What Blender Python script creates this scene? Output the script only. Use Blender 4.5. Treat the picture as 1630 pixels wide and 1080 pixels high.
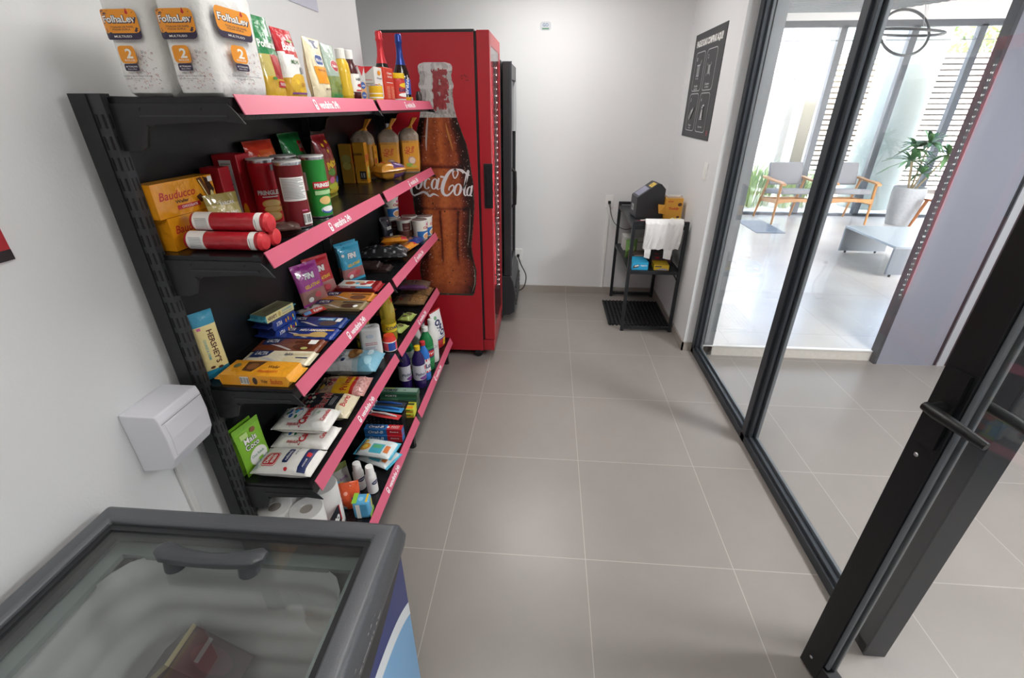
import bpy, bmesh, math, random
from mathutils import Matrix, Vector, Euler
random.seed(7)
PI = math.pi
SC = bpy.context.scene
COL = SC.collection
for _o in list(bpy.data.objects):
    bpy.data.objects.remove(_o)

# ------------------------------------------------------------------ camera, sky, sun, exposure
cam_d = bpy.data.cameras.new('camera')
cam = bpy.data.objects.new('camera', cam_d)
COL.objects.link(cam)
cam_d.sensor_width = 36.0
cam_d.lens = 36.0 * 728.4 / 1630.0
cam_d.clip_start = 0.02
cam_d.clip_end = 200
_a, _b = math.radians(-4.369), math.radians(27.045)
_f = Vector((math.sin(_a) * math.cos(_b), math.cos(_a) * math.cos(_b), -math.sin(_b)))
_r = Vector((math.cos(_a), -math.sin(_a), 0))
_u = _r.cross(_f)
cam.matrix_world = Matrix(((_r.x, _u.x, -_f.x, 0.392), (_r.y, _u.y, -_f.y, -2.503), (_r.z, _u.z, -_f.z, 1.689), (0, 0, 0, 1)))
SC.camera = cam

SC.view_settings.view_transform = 'Standard'
SC.view_settings.look = 'None'
SC.view_settings.gamma = 1.0
SC.view_settings.use_curve_mapping = False
SC.view_settings.exposure = 0.92

world = bpy.data.worlds.new('sky')
SC.world = world
world.use_nodes = True
_wn = world.node_tree
_bg = _wn.nodes['Background']
_sky = _wn.nodes.new('ShaderNodeTexSky')
_sky.sky_type = 'NISHITA'
_sky.sun_disc = False
_sky.sun_elevation = math.radians(55)
_sky.sun_rotation = math.radians(150)
_sky.air_density = 1.0
_sky.dust_density = 4.0
_wn.links.new(_sky.outputs[0], _bg.inputs[0])
_bg.inputs[1].default_value = 1.45

def add_light(name, kind, loc, rot, energy, color=(1, 1, 1), size=None, size_y=None, angle=None):
    d = bpy.data.lights.new(name, kind)
    d.energy = energy
    d.color = color
    if size is not None:
        d.shape = 'RECTANGLE'
        d.size = size
        d.size_y = size_y or size
    if angle is not None:
        d.angle = angle
    o = bpy.data.objects.new(name, d)
    COL.objects.link(o)
    o.location = loc
    o.rotation_euler = rot
    return o

add_light('sun', 'SUN', (4, -6, 9), Euler((math.radians(38), math.radians(14), 0)), 1.6, (1, 0.97, 0.92), angle=0.02)
FILLS = [(0.35, -2.9, 1.8), (0.35, -0.9, 2.7), (0.35, 1.0, 5.2)]  # unseen shop ceiling lights, presumed and tuned as indoor fill
for _x, _y, _w in FILLS:
    add_light('shop_fill_light', 'AREA', (_x, _y, 2.63), (0, 0, 0), _w, (1, 1, 1), 0.55, 0.55)
add_light('passage_fill_light', 'AREA', (3.0, -1.4, 2.63), (0, 0, 0), 66, (1, 1, 1), 0.6, 0.6)  # unseen fill added to brighten the passage
add_light('lobby_fill_light', 'AREA', (5.0, 2.0, 2.86), (0, 0, 0), 14, (1, 0.98, 0.95), 0.6, 0.6)  # unseen fill for the lobby, no fixture built

# ------------------------------------------------------------------ materials
def lin(h):
    h = h.lstrip('#')
    c = [int(h[i:i + 2], 16) / 255 for i in (0, 2, 4)]
    return [x / 12.92 if x <= 0.04045 else ((x + 0.055) / 1.055) ** 2.4 for x in c] + [1.0]

_MC = {}

def M(hexc, rough=0.45, metal=0.0, kind='', coat=0.0):
    """plain procedural material; kind adds a fine noise: film, paper, wall, fabric, metal"""
    key = (hexc, rough, metal, kind, coat)
    if key in _MC:
        return _MC[key]
    m = bpy.data.materials.new('m_%s_%s' % (hexc.strip('#'), kind or 'plain'))
    m.use_nodes = True
    nt = m.node_tree
    p = nt.nodes['Principled BSDF']
    p.inputs['Base Color'].default_value = lin(hexc)
    p.inputs['Roughness'].default_value = rough
    p.inputs['Metallic'].default_value = metal
    p.inputs['Coat Weight'].default_value = coat
    sc, st = {'film': (38, 0.26), 'paper': (240, 0.05), 'wall': (160, 0.04), 'fabric': (600, 0.25), 'metal': (300, 0.04), 'wood': (20, 0.03), 'stone': (40, 0.1)}.get(kind, (0, 0))
    if sc:
        tc = nt.nodes.new('ShaderNodeTexCoord')
        nz = nt.nodes.new('ShaderNodeTexNoise')
        nz.inputs['Scale'].default_value = sc
        nz.inputs['Detail'].default_value = 3
        bp = nt.nodes.new('ShaderNodeBump')
        bp.inputs['Strength'].default_value = st * 2
        bp.inputs['Distance'].default_value = 0.01
        nt.links.new(tc.outputs['Object'], nz.inputs['Vector'])
        nt.links.new(nz.outputs['Fac'], bp.inputs['Height'])
        nt.links.new(bp.outputs[0], p.inputs['Normal'])
        if kind in ('wood', 'stone'):
            cr = nt.nodes.new('ShaderNodeValToRGB')
            c = lin(hexc)
            k = 0.7 if kind == 'wood' else 0.82
            cr.color_ramp.elements[0].color = [x * k for x in c[:3]] + [1]
            cr.color_ramp.elements[1].color = [min(1, x * 1.15) for x in c[:3]] + [1]
            if kind == 'wood':
                mp = nt.nodes.new('ShaderNodeMapping')
                mp.inputs['Scale'].default_value = (6, 6, 0.6)
                nt.links.new(tc.outputs['Object'], mp.inputs['Vector'])
                nt.links.new(mp.outputs[0], nz.inputs['Vector'])
            nt.links.new(nz.outputs['Fac'], cr.inputs[0])
            nt.links.new(cr.outputs[0], p.inputs['Base Color'])
    _MC[key] = m
    return m

def film(h):
    return M(h, 0.28, 0, 'film', 0.3)

def glass_mat(name, tint='#ffffff', refl=0.05, ior=1.45, dust=0.0):
    m = bpy.data.materials.new(name)
    m.use_nodes = True
    nt = m.node_tree
    nt.nodes.clear()
    out = nt.nodes.new('ShaderNodeOutputMaterial')
    tr = nt.nodes.new('ShaderNodeBsdfTransparent')
    tr.inputs[0].default_value = lin(tint)
    gl = nt.nodes.new('ShaderNodeBsdfGlossy')
    gl.inputs['Roughness'].default_value = 0.005
    lw = nt.nodes.new('ShaderNodeLayerWeight')
    lw.inputs[0].default_value = 0.5
    pw = nt.nodes.new('ShaderNodeMath')
    pw.operation = 'POWER'
    pw.inputs[1].default_value = 5.0
    nt.links.new(lw.outputs['Facing'], pw.inputs[0])
    fr = nt.nodes.new('ShaderNodeMath')
    fr.operation = 'MULTIPLY_ADD'
    fr.inputs[1].default_value = 1 - refl
    fr.inputs[2].default_value = refl
    nt.links.new(pw.outputs[0], fr.inputs[0])
    mx = nt.nodes.new('ShaderNodeMixShader')
    nt.links.new(fr.outputs[0], mx.inputs[0])
    nt.links.new(tr.outputs[0], mx.inputs[1])
    nt.links.new(gl.outputs[0], mx.inputs[2])
    last = mx
    if dust:
        df = nt.nodes.new('ShaderNodeBsdfDiffuse')
        df.inputs[0].default_value = (0.8, 0.8, 0.8, 1)
        m2 = nt.nodes.new('ShaderNodeMixShader')
        nz = nt.nodes.new('ShaderNodeTexNoise')
        nz.inputs['Scale'].default_value = 7
        nz.inputs['Detail'].default_value = 8
        mt = nt.nodes.new('ShaderNodeMath')
        mt.operation = 'MULTIPLY'
        mt.inputs[1].default_value = dust
        tc = nt.nodes.new('ShaderNodeTexCoord')
        nt.links.new(tc.outputs['Object'], nz.inputs['Vector'])
        nt.links.new(nz.outputs['Fac'], mt.inputs[0])
        nt.links.new(mt.outputs[0], m2.inputs[0])
        nt.links.new(mx.outputs[0], m2.inputs[1])
        nt.links.new(df.outputs[0], m2.inputs[2])
        last = m2
    nt.links.new(last.outputs[0], out.inputs[0])
    return m

def emit(name, h, s):
    m = bpy.data.materials.new(name)
    m.use_nodes = True
    p = m.node_tree.nodes['Principled BSDF']
    p.inputs['Base Color'].default_value = lin(h)
    p.inputs['Emission Color'].default_value = lin(h)
    p.inputs['Emission Strength'].default_value = s
    return m

def clear_film(name, tint, rough, alpha):
    """see-through plastic: a tinted transparent skin with a soft gloss"""
    m = bpy.data.materials.new(name)
    m.use_nodes = True
    nt = m.node_tree
    p = nt.nodes['Principled BSDF']
    p.inputs['Base Color'].default_value = lin(tint)
    p.inputs['Roughness'].default_value = rough
    p.inputs['Alpha'].default_value = alpha
    return m

def tile_mat(name, base, grout, size, rough, ox=0.0, oy=0.0, var=0.06):
    m = bpy.data.materials.new(name)
    m.use_nodes = True
    nt = m.node_tree
    p = nt.nodes['Principled BSDF']
    tc = nt.nodes.new('ShaderNodeTexCoord')
    mp = nt.nodes.new('ShaderNodeMapping')
    mp.inputs['Location'].default_value = (ox, oy, 0)
    br = nt.nodes.new('ShaderNodeTexBrick')
    br.offset = 0.0
    br.squash = 1.0
    br.inputs['Scale'].default_value = 1.0
    br.inputs['Mortar Size'].default_value = 0.0016
    br.inputs['Mortar Smooth'].default_value = 0.1
    br.inputs['Brick Width'].default_value = size
    br.inputs['Row Height'].default_value = size
    br.inputs['Color1'].default_value = lin(base)
    br.inputs['Color2'].default_value = [x * 0.94 for x in lin(base)[:3]] + [1]
    br.inputs['Mortar'].default_value = lin(grout)
    nt.links.new(tc.outputs['Object'], mp.inputs['Vector'])
    nt.links.new(mp.outputs[0], br.inputs['Vector'])
    nz = nt.nodes.new('ShaderNodeTexNoise')
    nz.inputs['Scale'].default_value = 2.2
    nz.inputs['Detail'].default_value = 8
    nz.inputs['Roughness'].default_value = 0.65
    nt.links.new(tc.outputs['Object'], nz.inputs['Vector'])
    hs = nt.nodes.new('ShaderNodeMix')
    hs.data_type = 'RGBA'
    hs.blend_type = 'MULTIPLY'
    hs.inputs['Factor'].default_value = 1.0
    rp = nt.nodes.new('ShaderNodeValToRGB')
    rp.color_ramp.elements[0].position = 0.3
    rp.color_ramp.elements[1].position = 0.7
    rp.color_ramp.elements[0].color = (1 - var * 2, 1 - var * 2, 1 - var * 2, 1)
    rp.color_ramp.elements[1].color = (1, 1, 1, 1)
    nt.links.new(nz.outputs['Fac'], rp.inputs[0])
    nt.links.new(br.outputs['Color'], hs.inputs['A'])
    nt.links.new(rp.outputs[0], hs.inputs['B'])
    nt.links.new(hs.outputs['Result'], p.inputs['Base Color'])
    p.inputs['Roughness'].default_value = rough
    p.inputs['Specular IOR Level'].default_value = 0.75
    bp = nt.nodes.new('ShaderNodeBump')
    bp.inputs['Strength'].default_value = 0.25
    bp.inputs['Distance'].default_value = 0.002
    bp.invert = True
    nt.links.new(br.outputs['Fac'], bp.inputs['Height'])
    nt.links.new(bp.outputs[0], p.inputs['Normal'])
    return m

# ------------------------------------------------------------------ 2D print: text and shapes
_TC = {}

def text2d(s, bold=0.0, shear=0.0, space=1.0):
    key = (s, bold, shear, space)
    if key in _TC:
        return _TC[key]
    cu = bpy.data.curves.new('lettering', 'FONT')
    cu.body = s
    cu.offset = bold
    cu.shear = shear
    cu.space_character = space
    cu.resolution_u = 2
    o = bpy.data.objects.new('lettering', cu)
    COL.objects.link(o)
    bpy.context.view_layer.update()
    dg = bpy.context.evaluated_depsgraph_get()
    ev = o.evaluated_get(dg)
    me = ev.to_mesh()
    V = [(v.co.x, v.co.y) for v in me.vertices]
    F = [tuple(p.vertices) for p in me.polygons]
    ev.to_mesh_clear()
    bpy.data.objects.remove(o)
    bpy.data.curves.remove(cu)
    x0, x1 = min(v[0] for v in V), max(v[0] for v in V)
    y0, y1 = min(v[1] for v in V), max(v[1] for v in V)
    V = [((x - x0) / (x1 - x0), (y - y0) / (y1 - y0)) for x, y in V]
    _TC[key] = (V, F)
    return V, F

def catmull(P, n):
    out = []
    for i in range(len(P) - 1):
        p0, p1, p2, p3 = P[max(0, i - 1)], P[i], P[i + 1], P[min(len(P) - 1, i + 2)]
        for k in range(n):
            t = k / n
            out.append(tuple(0.5 * (2 * b + (c - a) * t + (2 * a - 5 * b + 4 * c - d) * t * t + (3 * b - a - 3 * c + d) * t ** 3) for a, b, c, d in zip(p0, p1, p2, p3)))
    out.append(tuple(P[-1]))
    return out

class MB:
    """collects shapes and links them as ONE mesh object"""

    def __init__(s):
        s.v, s.f, s.mi, s.mats = [], [], [], []

    def mat(s, m):
        if m not in s.mats:
            s.mats.append(m)
        return s.mats.index(m)

    def add(s, V, F, m):
        b = len(s.v)
        s.v += [tuple(x) for x in V]
        k = s.mat(m)
        for f in F:
            s.f.append(tuple(i + b for i in f))
            s.mi.append(k)
        return s

    def box(s, x0, y0, z0, x1, y1, z1, m):
        V = [(x, y, z) for z in (z0, z1) for y in (y0, y1) for x in (x0, x1)]
        return s.add(V, [(0, 2, 3, 1), (4, 5, 7, 6), (0, 1, 5, 4), (2, 6, 7, 3), (0, 4, 6, 2), (1, 3, 7, 5)], m)

    def prism(s, P, axis, a, b, m):
        """2D polygon P swept along axis from a to b; for axis y the points are (x,z), x: (y,z), z: (x,y)"""
        def q(p, t):
            return {'x': (t, p[0], p[1]), 'y': (p[0], t, p[1]), 'z': (p[0], p[1], t)}[axis]
        n = len(P)
        V = [q(p, a) for p in P] + [q(p, b) for p in P]
        F = [tuple(range(n))[::-1], tuple(range(n, 2 * n))] + [(i, (i + 1) % n, n + (i + 1) % n, n + i) for i in range(n)]
        return s.add(V, F, m)

    def lathe(s, prof, n=20, mats=None, c=(0, 0), axis='z'):
        """prof: (r, z[, material]) from the bottom up"""
        V, F = [], []
        for p in prof:
            for k in range(n):
                t = 2 * PI * k / n
                V.append((c[0] + p[0] * math.cos(t), c[1] + p[0] * math.sin(t), p[1]))
        if axis == 'x':
            V = [(z, x, y) for x, y, z in V]
        elif axis == 'y':
            V = [(y, z, x) for x, y, z in V]
        cur = mats
        for i in range(len(prof) - 1):
            if len(prof[i]) > 2:
                cur = prof[i][2]
            s_f = [(i * n + k, i * n + (k + 1) % n, (i + 1) * n + (k + 1) % n, (i + 1) * n + k) for k in range(n)]
            F.append((s_f, cur))
        b = len(s.v)
        s.v += V
        for fs, m in F:
            k = s.mat(m)
            for f in fs:
                s.f.append(tuple(i + b for i in f))
                s.mi.append(k)
        for ring, m, rev in ((0, F[0][1], True), (len(prof) - 1, F[-1][1], False)):
            if prof[ring][0] > 1e-4:
                t = tuple(b + ring * n + k for k in range(n))
                s.f.append(t[::-1] if rev else t)
                s.mi.append(s.mat(m))
        return s

    def tube(s, P, r, n, m, close=False):
        P = [Vector(p) for p in P]
        V, F = [], []
        N = len(P)
        up = None
        for i, p in enumerate(P):
            if close:
                d = (P[(i + 1) % N] - P[i - 1]).normalized()
            else:
                d = (P[min(i + 1, N - 1)] - P[max(i - 1, 0)]).normalized()
            if up is None:
                up = Vector((0, 0, 1)) if abs(d.z) < 0.9 else Vector((1, 0, 0))
            a = (up - d * up.dot(d)).normalized()
            up = a
            b = d.cross(a)
            rr = r[i] if isinstance(r, (list, tuple)) else r
            for k in range(n):
                t = 2 * PI * k / n
                V.append(p + a * (math.cos(t) * rr) + b * (math.sin(t) * rr))
        for i in range(N if close else N - 1):
            j = (i + 1) % N
            for k in range(n):
                F.append((i * n + k, i * n + (k + 1) % n, j * n + (k + 1) % n, j * n + k))
        if not close:
            F.append(tuple(range(n))[::-1])
            F.append(tuple((N - 1) * n + k for k in range(n)))
        return s.add(V, F, m)

    def grid(s, S, nx, ny, m):
        """S(u,v) over 0..1; m a material or a function of (u,v)"""
        V = [S(i / nx, j / ny) for j in range(ny + 1) for i in range(nx + 1)]
        b = len(s.v)
        s.v += [tuple(x) for x in V]
        for j in range(ny):
            for i in range(nx):
                a = b + j * (nx + 1) + i
                s.f.append((a, a + 1, a + nx + 2, a + nx + 1))
                s.mi.append(s.mat(m((i + 0.5) / nx, (j + 0.5) / ny) if callable(m) else m))
        return s

    def dec(s, D, w, h, S, lay0=1):
        """prints a list of shapes on a face of size w x h (coordinates 0..1) through S(a,b,lift); a is centred, b from 0"""
        for k, d in enumerate(D):
            lift = 0.0005 * lay0 + k * min(0.00025, 0.009 / len(D))
            t = d[0]
            if t == 't':            # ('t', text, cx, cy, w, h, material, {opts})
                o = d[7] if len(d) > 7 else {}
                V, F = text2d(d[1], o.get('b', 0.015), o.get('s', 0), o.get('sp', 1.0))
                V = [(x - 0.5, y - 0.5) for x, y in V]
                V = [(x * d[4] * w, y * d[5] * h) for x, y in V]
                r = math.radians(o.get('r', 0))
                V = [(x * math.cos(r) - y * math.sin(r), x * math.sin(r) + y * math.cos(r)) for x, y in V]
                V = [((d[2] - 0.5) * w + x, d[3] * h + y) for x, y in V]
                m = d[6]
            elif t == 'r':          # ('r', x0, y0, x1, y1, material)
                n = 8
                V = [((d[1] + (d[3] - d[1]) * i / n - 0.5) * w, (d[2] + (d[4] - d[2]) * j / n) * h) for j in range(n + 1) for i in range(n + 1)]
                F = [(j * (n + 1) + i, j * (n + 1) + i + 1, (j + 1) * (n + 1) + i + 1, (j + 1) * (n + 1) + i) for j in range(n) for i in range(n)]
                m = d[5]
            elif t == 'e':          # ('e', cx, cy, rx, ry, material)
                n, R = 20, 3
                V = [((d[1] - 0.5) * w, d[2] * h)] + [((d[1] - 0.5 + d[3] * q / R * math.cos(2 * PI * i / n)) * w, (d[2] + d[4] * q / R * math.sin(2 * PI * i / n)) * h) for q in range(1, R + 1) for i in range(n)]
                F = [(0, 1 + i, 1 + (i + 1) % n) for i in range(n)] + [(1 + (q - 1) * n + i, 1 + q * n + i, 1 + q * n + (i + 1) % n, 1 + (q - 1) * n + (i + 1) % n) for q in range(1, R) for i in range(n)]
                m = d[5]
            elif t == 'rr':         # rounded rectangle ('rr', x0, y0, x1, y1, radius (of w), material)
                x0, y0, x1, y1 = (d[1] - 0.5) * w, d[2] * h, (d[3] - 0.5) * w, d[4] * h
                r = d[5] * w
                P = []
                for cx, cy, a0 in ((x1 - r, y1 - r, 0), (x0 + r, y1 - r, 90), (x0 + r, y0 + r, 180), (x1 - r, y0 + r, 270)):
                    P += [(cx + r * math.cos(math.radians(a0 + q * 30)), cy + r * math.sin(math.radians(a0 + q * 30))) for q in range(4)]
                Q = []
                for i, p in enumerate(P):
                    q = P[(i + 1) % len(P)]
                    k = 6 if i % 4 == 3 else 1
                    Q += [(p[0] + (q[0] - p[0]) * j / k, p[1] + (q[1] - p[1]) * j / k) for j in range(k)]
                n, R = len(Q), 5
                mx, my = (x0 + x1) / 2, (y0 + y1) / 2
                V = [(mx, my)] + [(mx + (p[0] - mx) * q / R, my + (p[1] - my) * q / R) for q in range(1, R + 1) for p in Q]
                F = [(0, 1 + i, 1 + (i + 1) % n) for i in range(n)] + [(1 + (q - 1) * n + i, 1 + q * n + i, 1 + q * n + (i + 1) % n, 1 + (q - 1) * n + (i + 1) % n) for q in range(1, R) for i in range(n)]
                m = d[6]
            else:                   # ('p', [(x,y)...], material)
                V = [((x - 0.5) * w, y * h) for x, y in d[1]]
                F = [tuple(range(len(V)))]
                m = d[2]
            s.add([S(x, y, lift) for x, y in V], F, m)
        return s

    def move(s, i0, T):
        s.v[i0:] = [tuple(T @ Vector(p)) for p in s.v[i0:]]

    def obj(s, name, parent=None, smooth=35, bevel=0, seg=2):
        me = bpy.data.meshes.new(name)
        me.from_pydata(s.v, [], s.f)
        for m in s.mats:
            me.materials.append(m)
        me.polygons.foreach_set('material_index', s.mi)
        if smooth:
            me.polygons.foreach_set('use_smooth', [True] * len(me.polygons))
            me.set_sharp_from_angle(angle=math.radians(smooth))
        me.update()
        o = bpy.data.objects.new(name, me)
        COL.objects.link(o)
        if parent is not None:
            o.parent = parent
        if bevel:
            b = o.modifiers.new('bevel', 'BEVEL')
            b.width = bevel
            b.segments = seg
            b.limit_method = 'ANGLE'
            b.angle_limit = math.radians(40)
        return o

def tag(o, label=None, cat=None, group=None, kind=None):
    if label:
        o['label'] = label
    if cat:
        o['category'] = cat
    if group:
        o['group'] = group
    if kind:
        o['kind'] = kind
    return o

def thing(name, label, cat, loc=(0, 0, 0), rz=0, group=None):
    o = bpy.data.objects.new(name, None)
    o.empty_display_size = 0.05
    COL.objects.link(o)
    o.location = loc
    o.rotation_euler = (0, 0, math.radians(rz))
    return tag(o, label, cat, group)

def settle(o, z):
    """lifts a thing so that its lowest point rests just above the surface at z"""
    M_ = Matrix.LocRotScale(o.location, o.rotation_euler, None)
    lo = 1e9
    def walk(q, T):
        nonlocal lo
        if q.type == 'MESH':
            A = T.row[2]
            lo = min(lo, min(A[0] * v.co.x + A[1] * v.co.y + A[2] * v.co.z + A[3] for v in q.data.vertices))
        for c in q.children:
            walk(c, T @ Matrix.LocRotScale(c.location, c.rotation_euler, None))
    walk(o, M_)
    if lo < z + 0.0008:
        o.location.z += z + 0.0008 - lo

def put(o, x, y, z, rz=90, rx=0, ry=0, label=None, cat=None, group=None):
    o.location = (x, y, z)
    o.rotation_euler = Euler((math.radians(rx), math.radians(ry), math.radians(rz)))
    settle(o, z)
    return tag(o, label, cat, group)

def dup(o, x=None, y=None, z=None, rz=90, rx=0, ry=0, label=None):
    """a copy of a thing with copies of its parts and sub-parts"""
    c = o.copy()
    COL.objects.link(c)
    for ch in list(o.children):
        d = ch.copy()
        COL.objects.link(d)
        d.parent = c
        for g in list(ch.children):
            e = g.copy()
            COL.objects.link(e)
            e.parent = d
    if x is not None:
        c.location = (x, y, z)
        c.rotation_euler = Euler((math.radians(rx), math.radians(ry), math.radians(rz)))
        settle(c, z)
    if label:
        c['label'] = label
    return c

def structure(o):
    o['kind'] = 'structure'
    return o

# ------------------------------------------------------------------ packs
def pouch(name, w, h, t, face, D=(), back=None, lie=False, stand=False, seal=0.012, seed=0, wob=1.0, parent=None, Dtop=()):
    """film pack: pillow (sealed both ends) or stand-up pouch; face is a material or f(u,v)"""
    rnd = random.Random(seed)
    ph = [rnd.uniform(0, 6.28) for _ in range(6)]
    def T(u, v):
        e = max(0.0, 1 - abs(2 * u - 1) ** (3.6 if lie else 2.6)) ** 0.5
        if stand:
            g = (max(0.0, 1 - max(0.0, v) ** 2.2)) ** 0.8 * (0.72 + 0.28 * min(1, v * 5))
        else:
            s = seal / h
            q = min(1.0, max(0.0, (v - s) / (1 - 2 * s)))
            g = max(0.0, 1 - abs(2 * q - 1) ** (4.0 if lie else 2.6)) ** 0.55
        wr = 0.05 * math.sin(9 * u + 5 * v + ph[0]) + 0.04 * math.sin(17 * v - 6 * u + ph[1]) + 0.03 * math.sin(23 * u + 11 * v + ph[2])
        return t / 2 * e * g * (1 + wob * wr) + 0.0008
    def wx(u, v):
        k = 1 - 0.05 * math.sin(PI * min(1, max(0, v))) if not stand else 1 - 0.04 * math.sin(PI * min(1, max(0, v)))
        return (u - 0.5) * w * k
    def S(side):
        def f(a, b, lift=0.0):
            u, v = a / w + 0.5, b / h
            y = side * (T(min(1, max(0, u)), min(1, max(0, v))) + lift)
            x, z = wx(u, v), b
            y += wob * 0.03 * t * math.sin(7 * v + ph[3]) * (1 if stand else 0.4)
            if lie:
                return (x, z - h / 2, t / 2 - y)
            return (x, y, z)
        return f
    mb = MB()
    Sf, Sb = S(-1), S(1)
    mf = face if callable(face) else (lambda u, v: face)
    mb.grid(lambda u, v: Sf((u - 0.5) * w, v * h), 22, 30, mf)
    mb.grid(lambda u, v: Sb((0.5 - u) * w, v * h), 22, 30, back or (lambda u, v: mf(1 - u, v)))
    if stand:
        mb.grid(lambda u, v: tuple(Vector(Sf((u - 0.5) * w, 0)).lerp(Vector(Sb((u - 0.5) * w, 0)), 1 - v)), 22, 2, mf(0.5, 0))
    mb.dec(D, w, h, Sf)
    if Dtop:
        mb.dec(Dtop, w, h, Sb)
    o = mb.obj(name, parent, smooth=80)
    return o

def carton(name, w, d, h, m, F=(), Rt=(), Lt=(), Tp=(), faces=None, bevel=0.002, parent=None):
    """box standing on z=0, front towards -y; prints for front, right, left, top"""
    fm = faces or {}
    mb = MB()
    x, y = w / 2, d / 2
    V = [(a, b, c) for c in (0, h) for b in (-y, y) for a in (-x, x)]
    for k, f in (('bo', (0, 2, 3, 1)), ('to', (4, 5, 7, 6)), ('f', (0, 1, 5, 4)), ('b', (2, 6, 7, 3)), ('l', (0, 4, 6, 2)), ('r', (1, 3, 7, 5))):
        mb.add(V, [f], fm.get(k, m))
    # weld the six faces
    idx = {}
    mp = []
    nv = []
    for p in mb.v:
        q = tuple(round(c, 6) for c in p)
        if q not in idx:
            idx[q] = len(nv)
            nv.append(p)
        mp.append(idx[q])
    mb.v = nv
    mb.f = [tuple(mp[i] for i in f) for f in mb.f]
    if F:
        mb.dec(F, w, h, lambda a, b, l: (a, -y - l, b))
    if Rt:
        mb.dec(Rt, d, h, lambda a, b, l: (x + l, a, b))
    if Lt:
        mb.dec(Lt, d, h, lambda a, b, l: (-x - l, -a, b))
    if Tp:
        mb.dec(Tp, w, d, lambda a, b, l: (a, b - y, h + l))
    return mb.obj(name, parent, bevel=bevel)

def bar(name, w, d, t, m, Tp=(), F=(), fin=0.012, mf=None, parent=None, faces=None):
    """flow-wrapped bar lying on z=0, long side along x, print on top, crimped fins at both ends"""
    mb = MB()
    def ring(x, k, zz=0.0):
        y, z = d / 2 * k, t / 2 * (k if k < 1 else 1)
        return [(x, -y, t / 2 - z * 0.98), (x, y, t / 2 - z * 0.98), (x, y, t / 2 + z), (x, -y, t / 2 + z)]
    e = 0.006
    X = [(-w / 2, 0.92, 0.08), (-w / 2 + fin, 0.94, 0.1), (-w / 2 + fin + e, 1, 1), (w / 2 - fin - e, 1, 1), (w / 2 - fin, 0.94, 0.1), (w / 2, 0.92, 0.08)]
    V = []
    for x, ky, kz in X:
        y, z = d / 2 * ky, t / 2 * kz
        V += [(x, -y, t / 2 - z), (x, y, t / 2 - z), (x, y, t / 2 + z), (x, -y, t / 2 + z)]
    F_ = [(0, 3, 2, 1), (20, 21, 22, 23)]
    mb.add(V, F_, mf or m)
    for i in range(5):
        mm = m if i == 2 else (mf or m)
        q = [(i * 4 + k, i * 4 + (k + 1) % 4, i * 4 + 4 + (k + 1) % 4, i * 4 + 4 + k) for k in range(4)]
        b = len(mb.v) - 24
        for f in q:
            mb.f.append(tuple(b + j for j in f))
            mb.mi.append(mb.mat(mm))
    L = w - 2 * fin - 2 * e
    if Tp:
        mb.dec(Tp, L, d, lambda a, b, l: (a, b - d / 2, t + l))
    if F:
        mb.dec(F, L, t, lambda a, b, l: (a, -d / 2 - l, b))
    return mb.obj(name, parent, smooth=30, bevel=0.0015)

def cyl_S(r, z0=0.0):
    return lambda a, b, l: ((r + l) * math.sin(a / r), -(r + l) * math.cos(a / r), z0 + b)

def bottle(name, prof, mat, D=(), label=None, n=24, parent=None, cap=None, cap_mat=None, cap_name='cap', sub=True):
    """lathed body with an optional printed sleeve label=(r,z0,z1,material); cap is a child"""
    mb = MB()
    mb.lathe(prof, n, mat)
    if label:
        r, z0, z1, lm = label
        mb.grid(lambda u, v: ((r + 0.0006) * math.sin(2 * PI * u), -(r + 0.0006) * math.cos(2 * PI * u), z0 + (z1 - z0) * v), 28, 2, lm)
        mb.dec(D, 2 * r, z1 - z0, cyl_S(r + 0.0008, z0))
    o = mb.obj(name, parent)
    if cap:
        MB().lathe(cap, n, cap_mat).obj(cap_name, o)
    return o

# ------------------------------------------------------------------ the setting
WALL = M('#e4e5e6', 0.75, 0, 'wall')
WHITE = M('#f0f0ee', 0.6)
ALU = M('#3b4046', 0.38, 0.35, 'metal')
ALUL = M('#757a7f', 0.35, 0.3, 'metal')
BLACK = M('#141416', 0.4)
BLK = M('#232426', 0.42, 0.2, 'metal')
RUB = M('#0b0b0c', 0.7)
STEEL = M('#c9ccd0', 0.25, 0.9)
FLOOR = tile_mat('shop_tile', '#928b86', '#b4ada7', 0.6, 0.36)
LFLOOR = tile_mat('lobby_tile', '#cdc9c3', '#aaa6a0', 0.9, 0.25)
SKIRT = tile_mat('skirting_tile', '#a59d95', '#cfc8c0', 0.6, 0.45)
CLEAR = glass_mat('window_glass', '#fafbfb', dust=0.012)

mb = MB().box(-1.5, -4.4, -0.12, 8.5, 2.1, 0.0, FLOOR)
structure(mb.obj('floor', smooth=0))
mb = MB().box(1.585, 0.66, -0.1, 8.2, 5.56, 0.08, LFLOOR)
structure(mb.obj('floor_lobby', smooth=0))
mb = MB().box(1.585, 0.645, 0.0, 2.83, 0.66, 0.078, M('#d9d3cb', 0.4, 0, 'stone')).box(1.585, 0.64, 0.076, 2.83, 0.67, 0.083, WHITE)
structure(mb.obj('trim_step', smooth=0))
mb = MB().box(-1.36, -4.3, 2.66, 1.6, 2.0, 2.8, M('#f2f2f0', 0.8))
structure(mb.obj('ceiling', smooth=0))
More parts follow.
